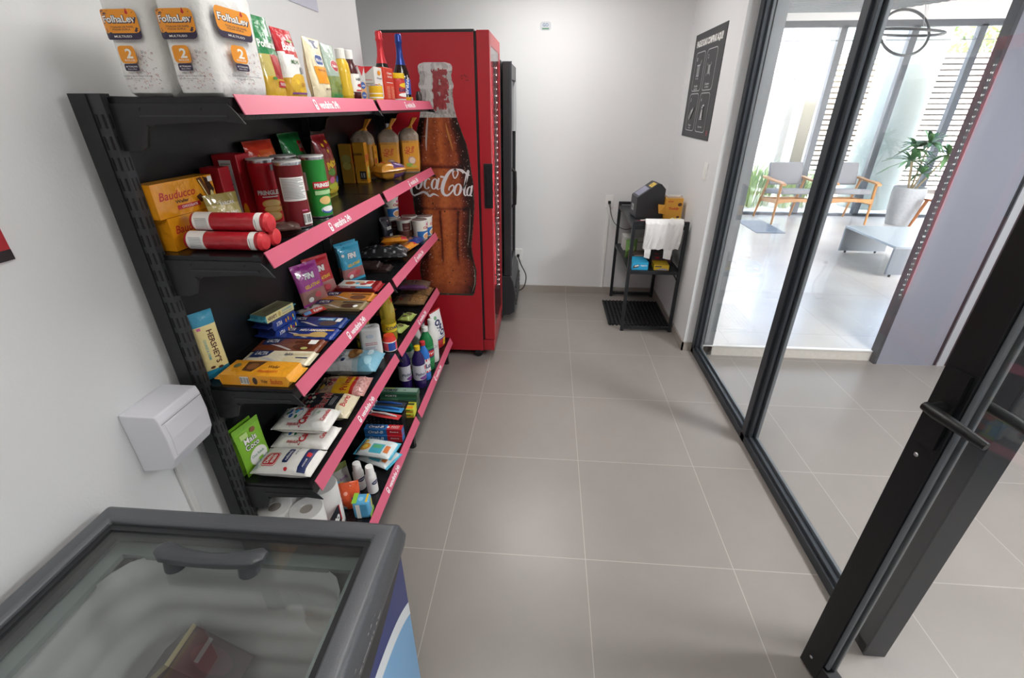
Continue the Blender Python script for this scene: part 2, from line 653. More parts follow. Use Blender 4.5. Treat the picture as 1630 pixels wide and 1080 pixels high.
# walls of the shop
mb = MB().box(-1.36, -4.3, 0, -0.66, 0.39, 2.7, WALL).box(-1.36, 0.38, 0, -1.23, 2.0, 2.7, WALL)
structure(mb.obj('wall_left', smooth=0))
mb = MB().box(-1.36, 1.88, 0, 1.62, 2.0, 2.7, WALL)
structure(mb.obj('wall_back', smooth=0))
mb = MB().box(1.47, 0.715, 0, 1.60, 1.9, 2.7, WALL)
structure(mb.obj('wall_right', smooth=0))
mb = MB().box(-1.36, -4.42, 0, 1.7, -4.3, 2.7, WALL)
structure(mb.obj('wall_behind', smooth=0))
mb = MB().box(-1.23, 1.868, 0, 1.47, 1.88, 0.07, SKIRT)
structure(mb.obj('baseboard_back', smooth=0))
mb = MB().box(1.458, 0.703, 0, 1.47, 1.868, 0.07, SKIRT).box(1.458, 0.703, 0, 1.53, 0.715, 0.07, SKIRT)
structure(mb.obj('baseboard_right', smooth=0))

# fixed glazing along the right side: sill, posts, head and two panes
GX0, GX1 = 1.53, 1.595
def glazing():
    m = MB()
    # lower rail with a stepped inner bead
    m.box(GX0, -1.50, 0.0, GX1, 0.70, 0.045, ALU)
    m.box(GX0 + 0.012, -1.50, 0.045, GX0 + 0.026, 0.70, 0.062, ALU)
    m.box(GX1 - 0.018, -1.50, 0.045, GX1 - 0.004, 0.70, 0.062, ALUL)
    m.box(GX0, -1.50, 2.58, GX1, 0.70, 2.66, ALU)
    for y0, y1 in ((0.655, 0.70), (-0.385, -0.335), (-1.50, -1.455)):
        m.box(GX0, y0, 0.0, GX1, y1, 2.6, ALU)
    for y in (0.655, -0.335, -0.399, -1.455):
        m.box(GX0 + 0.012, y - 0.014, 0.05, GX0 + 0.026, y + 0.014, 2.58, ALU)
        m.box(GX1 - 0.020, y - 0.016, 0.05, GX1 - 0.004, y + 0.016, 2.58, ALUL)
    w = structure(m.obj('window_1', smooth=0, bevel=0.002))
    g = MB()
    for y0, y1 in ((-0.36, 0.68), (-1.48, -0.36)):
        g.box(1.562, y0, 0.05, 1.568, y1, 2.59, CLEAR)
    g.obj('pane', w, smooth=0)
    p = MB().box(1.60, 0.645, 0.0, 1.665, 0.70, 2.66, M('#8f9498', 0.4, 0.2, 'metal'))
    p.obj('frame', w, smooth=0)
glazing()
# post and head beyond the doorway, front wall piece towards the camera's back
mb = MB().box(1.53, -1.505, 0, 1.60, -1.50, 2.66, ALU).box(1.53, -4.3, 0, 1.62, -2.50, 2.7, WALL).box(1.53, -2.5, 2.2, 1.60, -1.5, 2.7, ALU)
structure(mb.obj('wall_front', smooth=0))

# hinged glass door standing ajar
def shop_door():
    hx, hy, sx, sy = 1.545, -2.46, 1.322, -1.53
    d = Vector((sx - hx, sy - hy, 0))
    L = d.length
    root = bpy.data.objects.new('door_1', None)
    COL.objects.link(root)
    root.location = (hx, hy, 0)
    root.rotation_euler = (0, 0, math.atan2(d.y, d.x))
    root['kind'] = 'structure'
    T = 0.042
    DK = M('#131416', 0.42, 0.2, 'metal')
    m = MB()
    m.box(L - 0.072, -T / 2, 0.012, L, T / 2, 2.14, DK)
    m.box(L - 0.090, -0.014, 0.09, L - 0.072, -0.006, 2.1, M('#8b8f92', 0.35, 0.6))
    m.box(L - 0.084, 0.004, 0.09, L - 0.072, 0.014, 2.1, ALUL)
    m.box(0, -T / 2, 0.012, 0.07, T / 2, 2.14, DK)
    m.box(0.07, -T / 2, 0.012, L - 0.072, T / 2, 0.085, DK)
    m.box(0.07, -T / 2, 2.07, L - 0.072, T / 2, 2.14, DK)
    m.obj('frame', root, smooth=0, bevel=0.002)
    MB().box(0.065, -0.004, 0.08, L - 0.07, 0.003, 2.08, CLEAR).obj('pane', root, smooth=0)
    h = MB()
    for s in (-1, 1):
        h.box(L - 0.062, s * (T / 2), 0.97, L - 0.018, s * (T / 2 + 0.010), 1.17, DK)
        h.lathe([(0.013, T / 2), (0.011, T / 2 + 0.03), (0.011, T / 2 + 0.05)], 14, DK, axis='y', c=(1.08, L - 0.04)) if s > 0 else h.lathe([(0.011, -T / 2 - 0.05), (0.011, -T / 2 - 0.03), (0.013, -T / 2)], 14, DK, axis='y', c=(1.08, L - 0.04))
        h.tube([(L - 0.03, s * (T / 2 + 0.046), 1.08), (L - 0.06, s * (T / 2 + 0.05), 1.08), (L - 0.11, s * (T / 2 + 0.050), 1.078), (L - 0.165, s * (T / 2 + 0.046), 1.072)], [0.011, 0.013, 0.012, 0.009], 12, DK)
    h.obj('door_handle', root)
    b = MB()
    b.box(L, -0.012, 1.0, L + 0.003, 0.012, 1.16, M('#6a6d70', 0.3, 0.8))
    b.box(L - 0.01, -T / 2 - 0.002, 1.135, L + 0.012, -T / 2 + 0.012, 1.175, DK)
    b.obj('lock', root, smooth=0)
    s = MB()
    for z in (0.07, 0.93):
        s.lathe([(0.006, T / 2), (0.004, T / 2 + 0.002)], 10, STEEL, axis='y', c=(z, L - 0.03))
        s.lathe([(0.004, -T / 2 - 0.002), (0.006, -T / 2)], 10, STEEL, axis='y', c=(z, L - 0.03))
    s.obj('screw', root)
shop_door()

# unseen shop ceiling lamps, added to go with the fill lights
FILLM = emit('added_lamp_diffuser', '#fffaf2', 5.0)
def added_ceiling_lamp(x, y, z, s, label):
    t = thing('added_ceiling_lamp', label, 'ceiling lamp', (x, y, z))
    MB().box(-s / 2 - 0.02, -s / 2 - 0.02, -0.012, s / 2 + 0.02, s / 2 + 0.02, 0, WHITE).obj('frame', t, smooth=0)
    MB().box(-s / 2, -s / 2, -0.016, s / 2, s / 2, -0.012, FILLM).obj('diffuser', t, smooth=0)

# ------------------------------------------------------------------ lobby and garden beyond the glass
GREYP = M('#9193a0', 0.3, 0.1, 'metal')
mb = MB().box(2.83, 0.60, 0.0, 3.22, 0.66, 2.75, GREYP)
for i, x in enumerate((3.22, 3.30, 3.38)):
    mb.box(x, 0.61, 0.0, x + 0.03, 0.66, 2.75, M('#26262c', 0.4))
    mb.box(x + 0.03, 0.60, 0.0, x + 0.08, 0.66, 2.75, M('#b9bcc2', 0.35, 0.2))
mb.box(3.46, 0.60, 0, 5.4, 0.66, 2.75, GREYP).box(2.81, 0.595, 0, 2.83, 0.665, 2.75, M('#4a4c52', 0.35, 0.3))
structure(mb.obj('wall_passage', smooth=0))
structure(MB().box(1.47, 1.9, 0, 1.60, 5.56, 3.0, WALL).obj('wall_lobby', smooth=0))
structure(MB().box(8.1, 0.66, 0, 8.25, 5.56, 3.0, WALL).obj('wall_far', smooth=0))
structure(MB().box(1.5, 0.66, 2.96, 8.3, 5.62, 3.12, WHITE).obj('ceiling_lobby', smooth=0))
structure(MB().box(5.4, -4.4, 0, 5.55, 0.66, 2.85, WALL).box(1.6, -4.55, 0, 5.55, -4.4, 2.85, WALL).obj('wall_sky_block', smooth=0))  # unseen walls added to shut sky light out of the passage
structure(MB().box(1.6, -4.4, 2.72, 5.4, 0.66, 2.85, WHITE).obj('ceiling_passage', smooth=0))
# dropped ribbed ceiling panel with a pale edge
mb = MB()
P = [(1.6, 0.67), (4.9, 0.67), (4.9, 2.35), (3.97, 4.0), (1.6, 4.0)]
mb.prism(P, 'z', 2.62, 2.70, WHITE)
DGREY = M('#6f7477', 0.5, 0.2, 'metal')
for i in range(48):
    y = 0.75 + i * 0.066
    xe = 4.82 if y < 2.33 else 4.82 - (y - 2.33) * 0.56
    mb.box(1.65, y, 2.606, xe, y + 0.044, 2.62, DGREY)
structure(mb.obj('ceiling_panel', smooth=0))

def lobby_glazing():
    m = MB()
    FR = M('#555b62', 0.4, 0.3, 'metal')
    Y0, Y1 = 5.46, 5.54
    m.box(1.6, Y0, 0.08, 8.1, Y1, 0.12, FR)
    m.box(1.6, Y0, 2.66, 8.1, Y1, 2.74, FR)
    m.box(1.6, Y0, 2.74, 8.1, Y1, 2.98, WHITE)
    for x in (2.6, 3.53, 4.43, 5.38, 6.25, 7.1):
        m.box(x - 0.045, Y0, 0.1, x + 0.045, Y1, 2.68, FR)
    for x0, x1 in ((1.6, 8.1),):
        m.box(x0, Y0 + 0.03, 2.50, x1, Y0 + 0.04, 2.512, M('#8d9196', 0.4))
    w = structure(m.obj('window_2', smooth=0))
    MB().box(1.62, 5.497, 0.1, 8.1, 5.503, 2.68, CLEAR).obj('pane', w, smooth=0)
lobby_glazing()
structure(MB().box(0, 5.56, -0.1, 14, 12, 0.02, M('#d8d5cd', 0.8, 0, 'stone')).obj('ground', smooth=0))
def garden_wall():
    m = MB()
    m.box(1.0, 8.6, 0, 5.62, 8.75, 4.2, M('#f2f2ee', 0.85, 0, 'wall'))
    w = structure(m.obj('wall_garden', smooth=0))
    f = MB()
    FR = M('#8a8d8c', 0.5, 0.2)
    for x0, z0, x1, z1 in ((4.2, 2.18, 5.40, 2.27), (5.29, 0.02, 5.40, 2.18)):
        f.box(x0, 8.54, z0, x1, 8.6, z1, FR)
    f.obj('door_frame', w, smooth=0)
    g = MB()
    for i in range(9):
        g.box(4.52 + i * 0.06, 8.55, 1.48, 4.545 + i * 0.06, 8.57, 2.12, FR)
    g.obj('window_grille', w, smooth=0)
garden_wall()

def louvre_screen():
    t = thing('louvre_screen', 'tall white slatted screen standing in the bright garden', 'screen', (0, 0, 0.02))
    m = MB()
    SL = M('#e2e0da', 0.6)
    for i in range(26):
        z = 0.1 + i * 0.095
        m.box(5.66, 8.1, z, 8.6, 8.115, z + 0.062, SL)
    m.obj('slats', t, smooth=0)
    MB().box(5.66, 8.17, 0, 8.6, 8.2, 2.56, M('#4f4a46', 0.8)).obj('dark_backing', t, smooth=0)  # dark sheet added so the gaps between slats read dark
    p = MB()
    for x in (5.68, 6.6, 7.6, 8.58):
        p.box(x - 0.03, 8.115, 0, x + 0.03, 8.16, 2.6, SL)
    p.obj('frame', t, smooth=0)
louvre_screen()
mb = MB().lathe([(0.42, 0.02), (0.42, 4.5)], 48, M('#8f9891', 0.65, 0, 'stone'), c=(6.22, 6.7))
structure(mb.obj('column', smooth=40))

def grass():
    rnd = random.Random(40)
    m = MB()
    G = [M('#8fae62', 0.6), M('#a9c47c', 0.6), M('#6f9350', 0.6)]
    for x, y, h in [(3.35, 6.5, .7), (3.8, 6.6, .95), (4.1, 6.5, 1.1), (4.4, 6.65, .95), (4.7, 6.5, .85), (5.0, 6.6, .85), (5.25, 6.45, .7)]:
        for i in range(80):
            a, r = rnd.uniform(0, 6.28), rnd.uniform(0, 0.16)
            l, o = h * rnd.uniform(0.6, 1.0), rnd.uniform(0.1, 0.45) * h
            c = Vector((x, y, 0))
            p = [c + Vector((r * math.cos(a), r * math.sin(a), 0)), c + Vector(((r + o * .25) * math.cos(a), (r + o * .25) * math.sin(a), l * .6)), c + Vector(((r + o) * math.cos(a), (r + o) * math.sin(a), l * rnd.uniform(.75, 1)))]
            s = Vector((-math.sin(a), math.cos(a), 0)) * 0.009
            m.add([p[0] - s, p[0] + s, p[1] - s, p[1] + s, p[2]], [(0, 1, 3, 2), (2, 3, 4)], G[i % 3])
    o = m.obj('grass')
    o.location = (0, 0, 0.02)
    tag(o, 'pale green ornamental grass growing along the bright garden bed', 'grass', kind='stuff')
grass()

def tree(x, y, seed, label):
    rnd = random.Random(seed)
    t = thing('tree', label, 'tree', (x, y, 0))
    MB().tube([(0, 0, 0), (0.05, 0, 1.2), (-0.05, 0.1, 2.6)], [0.12, 0.1, 0.06], 10, M('#6b5a45', 0.8, 0, 'wood')).obj('trunk', t)
    m = MB()
    G = [M('#8c9a5b', 0.7), M('#b4b274', 0.7), M('#6d8148', 0.7)]
    for i in range(900):
        a, b, r = rnd.uniform(0, 6.28), rnd.uniform(-1, 1), rnd.uniform(.4, 1) ** .5
        c = Vector((math.cos(a) * math.sqrt(1 - b * b) * r, math.sin(a) * math.sqrt(1 - b * b) * r, 3.0 + b * .9 * r))
        d = Vector((rnd.uniform(-1, 1), rnd.uniform(-1, 1), rnd.uniform(-1, 1))) * .09
        e = d.cross(Vector((rnd.uniform(-1, 1), rnd.uniform(-1, 1), rnd.uniform(-1, 1)))).normalized() * .04
        m.add([c - d, c + e, c + d, c - e], [(0, 1, 2, 3)], G[i % 3])
    m.obj('crown', t)
tree(8.6, 9.6, 3, 'leafy tree rising behind the white slatted screen')

# armchairs ---------------------------------------------------------
WOOD = M('#c08a52', 0.4, 0, 'wood')
WOOD2 = M('#a9683a', 0.4, 0, 'wood')
CLOTH = M('#9c9da0', 0.85, 0, 'fabric')
def armchair():
    t = thing('armchair', 'x', 'armchair', group='wooden lobby armchairs')
    for s in (-1, 1):
        m = MB()     # front leg rises to the arm
        m.tube([(s * .30, -.30, 0), (s * .295, -.295, .30), (s * .285, -.285, .58)], [.014, .02, .021], 8, WOOD)
        m.obj('leg', t)
        m = MB()
        m.tube([(s * .29, .30, 0), (s * .28, .21, .32), (s * .275, .12, .60)], [.014, .02, .018], 8, WOOD)
        m.obj('leg', t)
        m = MB()
        m.prism([(-.36, .565), (-.30, .585), (-.05, .592), (.20, .60), (.24, .615), (.24, .635), (.16, .632), (-.05, .618), (-.28, .615), (-.36, .595)], 'x', s * .285 - .033, s * .285 + .033, WOOD)
        m.obj('armrest', t, bevel=.006)
        MB().prism([(-.30, .30), (.22, .26), (.22, .315), (-.30, .365)], 'x', s * .275 - .012, s * .275 + .012, WOOD).obj('side_rail', t, bevel=.004)
    MB().prism([(-.30, .30), (-.15, .325), (0, .332), (.15, .325), (.30, .30), (.30, .375), (-.30, .375)], 'y', -.312, -.288, WOOD).obj('front_rail', t, bevel=.004)
    MB().box(-.26, .19, .27, .26, .215, .32, WOOD).obj('back_rail', t)
    m = MB()
    i0 = len(m.v)
    m.box(-.255, -.30, 0, .255, .24, .075, CLOTH)
    m.move(i0, Matrix.Translation((0, 0, .40)) @ Matrix.Rotation(math.radians(-7), 4, 'X'))
    m.obj('seat', t, bevel=.025, seg=4)
    m = MB()
    m.box(-.25, 0, 0, .25, .06, .33, CLOTH)
    m.move(0, Matrix.Translation((0, .13, .52)) @ Matrix.Rotation(math.radians(-17), 4, 'X'))
    m.obj('backrest', t, bevel=.02, seg=4)
    return t
ch = armchair()
put(ch, 4.05, 5.06, .08, 4, label='wooden armchair with grey cushions standing beside the tall grass')
dup(ch, 4.87, 5.12, .08, -2, label='wooden armchair with grey cushions standing beside the concrete column')

# low folded-plate table
t = thing('coffee_table', 'low grey folded-plate coffee table on the lobby floor', 'table', (3.95, 2.37, .08))
TG = M('#7f858b', 0.3, 0.1, 'metal')
TGT = M('#a3abb0', 0.25, 0.1, 'metal')
MB().prism([(0, 0), (.78, .03), (.78, .93), (.02, .93)], 'z', .30, .325, TGT).obj('table_top', t, smooth=0, bevel=.003)
MB().prism([(0, 0), (.78, .03), (.78, .055), (0, .025)], 'z', .025, .30, TG).obj('end_panel', t, smooth=0)
MB().prism([(.02, .905), (.55, .905), (.55, .93), (.02, .93)], 'z', .025, .30, TG).obj('end_panel', t, smooth=0)
for x, y in ((.05, .012), (.7, .04), (.1, .918), (.45, .918)):
    MB().lathe([(.012, 0), (.012, .026)], 10, BLACK, c=(x, y)).obj('foot', t)

# planter and dracaena
t = thing('planter', 'tall pale grey tapered planter with a leafy plant', 'planter', (5.72, 4.95, .08))
CON = M('#aeb0b0', 0.7, 0, 'stone')
MB().lathe([(.155, 0, CON), (.19, .2), (.21, .45), (.20, .54), (.18, .54), (.175, .50), (.02, .49)], 32).obj('pot', t)
MB().lathe([(.175, .47), (.165, .50), (.01, .51)], 24, M('#4b3b2c', .9, 0, 'stone')).obj('soil', t)
m, st = MB(), MB()
rnd = random.Random(11)
LG = [M('#4e7a4a', .45), M('#3d6a43', .45), M('#6b9560', .45)]
for tip, n, R in (((-.16, -.05, .90), 24, .40), ((.06, .05, 1.14), 26, .38), ((.0, -.1, .74), 14, .30), ((.26, -.1, 1.0), 24, .36), ((-.06, .12, 1.06), 20, .34)):
    tip = Vector(tip)
    st.tube([(tip.x * .15, tip.y * .15, .48), tip * .65 + Vector((0, 0, .12)), tip], [.014, .011, .008], 8, M('#9a8a6a', .7))
    for k in range(n):
        a = k * 2.4 + rnd.uniform(-.3, .3)
        el = rnd.uniform(-.2, 1.2)
        l = R * rnd.uniform(.7, 1)
        d = Vector((math.cos(a) * math.cos(el), math.sin(a) * math.cos(el), math.sin(el)))
        sd = Vector((-math.sin(a), math.cos(a), 0))
        p = [tip + d * (l * q) - Vector((0, 0, l * .45 * q * q)) for q in (0, .3, .65, 1)]
        w = (.010, .032, .026, 0)
        V = []
        for q in range(4):
            V += [p[q] - sd * w[q], p[q] + Vector((0, 0, -.006)), p[q] + sd * w[q]]
        m.add(V, [(3 * i + j, 3 * i + j + 1, 3 * i + j + 4, 3 * i + j + 3) for i in range(3) for j in range(2)], LG[k % 3])
st.obj('stem', t)
m.obj('leaves', t)

# small wooden stool beside the planter
t = thing('stool', 'small wooden stool standing in front of the grey planter', 'stool', (5.98, 4.55, .08), 12)
MB().box(-.2, -.16, .40, .2, .16, .425, WOOD2).obj('seat', t, bevel=.006)
for x, y in ((-1, -1), (1, -1), (-1, 1), (1, 1)):
    MB().tube([(x * .24, y * .19, 0), (x * .17, y * .13, .40)], [.016, .024], 8, WOOD2).obj('leg', t)
MB().prism([(-.17, -.12), (.02, -.14), (.14, .02), (-.1, .12)], 'z', 0, .012, M('#ded9cf', .8)).obj('x').name = 'magazine'
tag(bpy.data.objects['magazine'], 'folded pale magazine lying on the small wooden stool', 'magazine').location = (5.98, 4.55, .506)

# ring chandelier
t = thing('ring_chandelier', 'two-ring dark pendant lamp hanging from the lobby ceiling', 'pendant lamp', (4.07, 3.55, 2.375))
RG = M('#4a4d50', .4, .5)
def ring(R, rot):
    m = MB()
    pts = [(R * math.cos(2 * PI * k / 64), R * math.sin(2 * PI * k / 64), 0) for k in range(64)]
    m.tube(pts, .013, 8, RG, close=True)
    m.move(0, rot)
    return m
ring(.34, Matrix.Rotation(math.radians(4), 4, 'Y') @ Matrix.Rotation(math.radians(3), 4, 'X')).obj('ring', t)
ring(.245, Matrix.Rotation(math.radians(62), 4, 'X')).obj('ring', t)
m = MB()
for k in range(3):
    a = 2 * PI * k / 3 + .4
    m.tube([(.34 * math.cos(a), .34 * math.sin(a), 0), (.05 * math.cos(a), .05 * math.sin(a), .58)], .0016, 5, STEEL)
for x in (-.2, .2):
    m.tube([(x, .09, .16), (x * .2, 0, .58)], .0016, 5, STEEL)
m.obj('wire', t)
MB().lathe([(.07, .56), (.07, .588)], 20, WHITE).obj('canopy', t)
tag(MB().box(3.35, 4.2, .08, 3.75, 5.0, .088, M('#7c8894', .6, 0, 'fabric')).obj('door_mat', smooth=0), 'thin blue grey mat lying on the lobby floor', 'mat')

# ------------------------------------------------------------------ gondola shelving
PINK = M('#d2607b', 0.4)
PINKD = M('#c9566f', 0.4)
PRW = M('#fbf7f8', 0.45)
SHELF = M('#1c1c1f', 0.25, 0.3, 'metal')
YN, YJ, YF = -1.46, -0.555, 0.367          # near end, joint, far end
S1, S2, S3, S4, S5 = 1.705, 1.355, 0.965, 0.592, 0.215
FX = {S1: -0.292, S2: -0.312, S3: -0.318, S4: -0.335, S5: -0.268}
XB = -0.60
gondola = thing('gondola_shelving', 'black metal shop shelving with pink price rails against the white wall', 'shelving', (-0.6, YN, 0))
def gob(mb, name, parent=None, **k):
    mb.v = [(x + 0.6, y - YN, z) for x, y, z in mb.v]
    return mb.obj(name, parent or gondola, **k)
for y in (YN, YJ, YF):
    m = MB()
    m.box(-.635, y - .016, .0, -.595, y + .016, 1.712, BLK)
    m.box(-.595, y - .012, .0, -.565, y + .012, 1.712, M('#3a3b3e', .4, .3, 'metal'))
    for k in range(32):     # slots for the hooks
        for dy in (-.006, .006):
            m.box(-.566, y + dy - .0018, .28 + k * .044, -.5644, y + dy + .0018, .308 + k * .044, RUB)
    if y == YN:
        for k in range(32):
            for dx in (-.590, -.575):
                m.box(dx - .0022, y - .0135, .28 + k * .044, dx + .0022, y - .0118, .308 + k * .044, RUB)
    gob(m, 'upright', smooth=0)
    m = MB()
    m.box(-.60, y - .016, .10, -.29, y + .016, .19, BLK)
    m.box(-.325, y - .015, .0, -.295, y + .015, .19, BLK)
    m.lathe([(.02, 0), (.02, .012), (.012, .02)], 14, RUB, c=(-.31, y))
    gob(m, 'foot', smooth=30)
for y0, y1 in ((YN, YJ), (YJ, YF)):
    m = MB()
    for z0, z1 in ((.2, .58), (.583, .96), (.963, 1.34), (1.343, 1.708)):
        m.box(-.612, y0 + .017, z0, -.603, y1 - .017, z1, M('#1d1e20', .32, .3, 'metal'))
    gob(m, 'back_panel', smooth=0)
    for z in (S1, S2, S3, S4, S5):
        fx = FX[z]
        m = MB()
        a, b = y0 + .004, y1 - .004
        m.box(-.60, a, z - .022, fx - .004, b, z, SHELF)
        m.box(fx - .004, a, z - .045, fx, b, z, SHELF)
        sh = gob(m, 'shelf', smooth=0)
        if z == S5:
            gob(MB().box(fx - .05, a + .03, .12, fx - .04, b - .03, z - .022, BLK), 'kick_plate', sh, smooth=0)
        # price rail, leaning out at its foot
        r = MB()
        ya, yb = y0 + .022, y1 - .020
        r.prism([(fx, z + .006), (fx + .003, z + .006), (fx + .020, z - .034), (fx + .017, z - .034)], 'y', ya, yb, PINK)
        L = yb - ya
        if L > .1:
            def S(aa, bb, l, ya=ya, fx=fx, z=z, L=L):
                return (fx + .020 - .017 * bb / .04 + .0006 + l * .7, ya + L / 2 + aa, z - .034 + bb)
            D = [('t', 'vendinha 24h', .520, .5, .155, .52, PRW, {'b': .02, 'sp': .92}),
                 ('rr', .407, .18, .427, .84, .006, PRW), ('rr', .411, .50, .423, .74, .004, PINKD), ('rr', .414, .30, .420, .42, .002, PINKD)]
            r.dec(D, L, .04, S)
        gob(r, 'price_rail', sh, smooth=0)
        # end brackets under the board
        if z != S5:
            for y, s in ((y0, 1), (y1, -1)):
                k = MB()
                P = [(-.565, z - .012), (fx - .004, z - .012), (fx + .012, z - .03), (fx + .028, z - .052), (fx - .03, z - .046), (-.40, z - .05), (-.475, z - .054), (-.495, z - .066), (-.51, z - .10), (-.525, z - .108), (-.565, z - .108)]
                yy = y + s * .001
                k.prism(P, 'y', min(yy, yy + s * .003), max(yy, yy + s * .003), BLK)
                k.prism([(-.50, z - .035), (fx - .01, z - .035), (fx - .01, z - .038), (-.50, z - .038)], 'y', yy - .002, yy + .004, M('#3a3b3f', .35, .3))
                k.prism([(-.52, z - .10), (-.505, z - .10), (-.488, z - .058), (-.495, z - .055)], 'y', yy - .003, yy + .004, M('#1b1b1d', .4))
                for hx in (-.50, -.36):
                    k.prism([(hx, z - .022), (hx + .007, z - .019), (hx + .003, z - .026)], 'y', yy - .001, yy + .004, RUB)
                gob(k, 'bracket', sh, smooth=0)

# ------------------------------------------------------------------ red drinks fridge
RED = M('#ad1b28', 0.33)
REDD = M('#a81a26', 0.33)
fr = thing('display_fridge', 'red drinks fridge with a giant printed bottle on its side', 'fridge', (-.58, .48, 0))
def fob(mb, name, parent=None, **k):
    mb.v = [(x + .58, y - .48, z) for x, y, z in mb.v]
    return mb.obj(name, parent or fr, **k)
FY0, FY1 = .48, 1.06
m = MB()
m.box(-.58, FY0, .055, -.05, FY0 + .03, 2.055, RED).box(-.58, FY1 - .03, .055, -.05, FY1, 2.055, RED)
m.box(-.58, FY0 + .03, .055, -.545, FY1 - .03, 2.055, RED)
m.box(-.545, FY0 + .03, 2.0, -.05, FY1 - .03, 2.055, RED).box(-.545, FY0 + .03, .055, -.05, FY1 - .03, .30, REDD)
body = fob(m, 'body', smooth=0, bevel=.004)
fob(MB().box(-.58, FY0 - .001, 2.05, -.048, FY1 + .001, 2.064, BLACK), 'top_cap', smooth=0)
fob(MB().box(-.052, FY0 + .004, .06, -.036, FY1 - .004, 2.055, RUB), 'gasket', smooth=0)
INN = M('#e9eaec', .4)
m = MB()
m.box(-.545, FY0 + .03, .30, -.54, FY1 - .03, 2.0, INN).box(-.54, FY0 + .03, .30, -.055, FY0 + .034, 2.0, INN).box(-.54, FY1 - .034, .30, -.055, FY1 - .03, 2.0, INN)
m.box(-.54, FY0 + .034, 1.996, -.055, FY1 - .034, 2.0, INN).box(-.54, FY0 + .034, .30, -.055, FY1 - .034, .304, INN)
fob(m, 'liner', smooth=0)
LED = emit('led', '#ffffff', 14)
m, d = MB(), MB()
for y in (FY0 + .058, FY1 - .072):
    m.box(.006, y, .36, .020, y + .012, 1.95, M('#d5d7da', .3, .5))
    for k in range(38):
        d.box(.0195, y + .002, .39 + k * .041, .0212, y + .010, .400 + k * .041, LED)
ls = fob(m, 'led_strip', smooth=0)
fob(d, 'led', ls, smooth=0)
for _y in (FY0 + .075, FY1 - .08):
    add_light('fridge_strip_light', 'AREA', (.0, _y, 1.16), (0, math.radians(90), 0), 4.0, (1, 1, 1), 1.55, .012)
FSH = [.62, .95, 1.27, 1.60]
for z in FSH:
    fob(MB().box(-.53, FY0 + .04, z, -.09, FY1 - .04, z + .008, M('#dfe2e5', .3, .4)).box(-.09, FY0 + .05, z - .006, -.084, FY1 - .05, z + .03, clear_film('shelf_edge', '#f0f4f5', .1, .6)), 'fridge_shelf', smooth=0)
# door
m = MB()
dx0, dx1 = -.036, .038
m.box(dx0, FY0, .15, dx1, FY0 + .055, 2.06, RED).box(dx0, FY1 - .055, .15, dx1, FY1, 2.06, RED)
m.box(dx0, FY0 + .055, .15, dx1, FY1 - .055, .22, RED).box(dx0, FY0 + .055, 1.99, dx1, FY1 - .055, 2.06, RED)
door = fob(m, 'door', smooth=0, bevel=.005)
fob(MB().box(.031, FY0 + .05, .215, .036, FY1 - .05, 1.995, glass_mat('fridge_glass', '#eef4f2')), 'door_pane', door, smooth=0)
m = MB().box(-.012, FY0 - .004, 1.10, .043, FY0, 1.37, M('#1c1c20', .3)).box(.0, FY0 - .018, 1.115, .034, FY0 - .004, 1.355, M('#101013', .25))
fob(m, 'door_handle', door, smooth=0, bevel=.004)
fob(MB().box(dx0 - .01, FY0 + .002, .06, dx1 - .006, FY1 - .002, .145, REDD), 'kick_panel', smooth=0, bevel=.003)
for x in (-.5, -.09):
    for y in (FY0 + .02, FY1 - .05):
        m = MB().lathe([(.027, -.014), (.03, -.01), (.03, .01), (.027, .014)], 18, RUB, axis='y', c=(.030, x))
        m.v = [(a, b + y, c) for a, b, c in m.v]
        m.box(x - .02, y - .02, .032, x + .02, y + .02, .06, M('#2b2b2d', .4, .4))
        fob(m, 'caster', smooth=40)
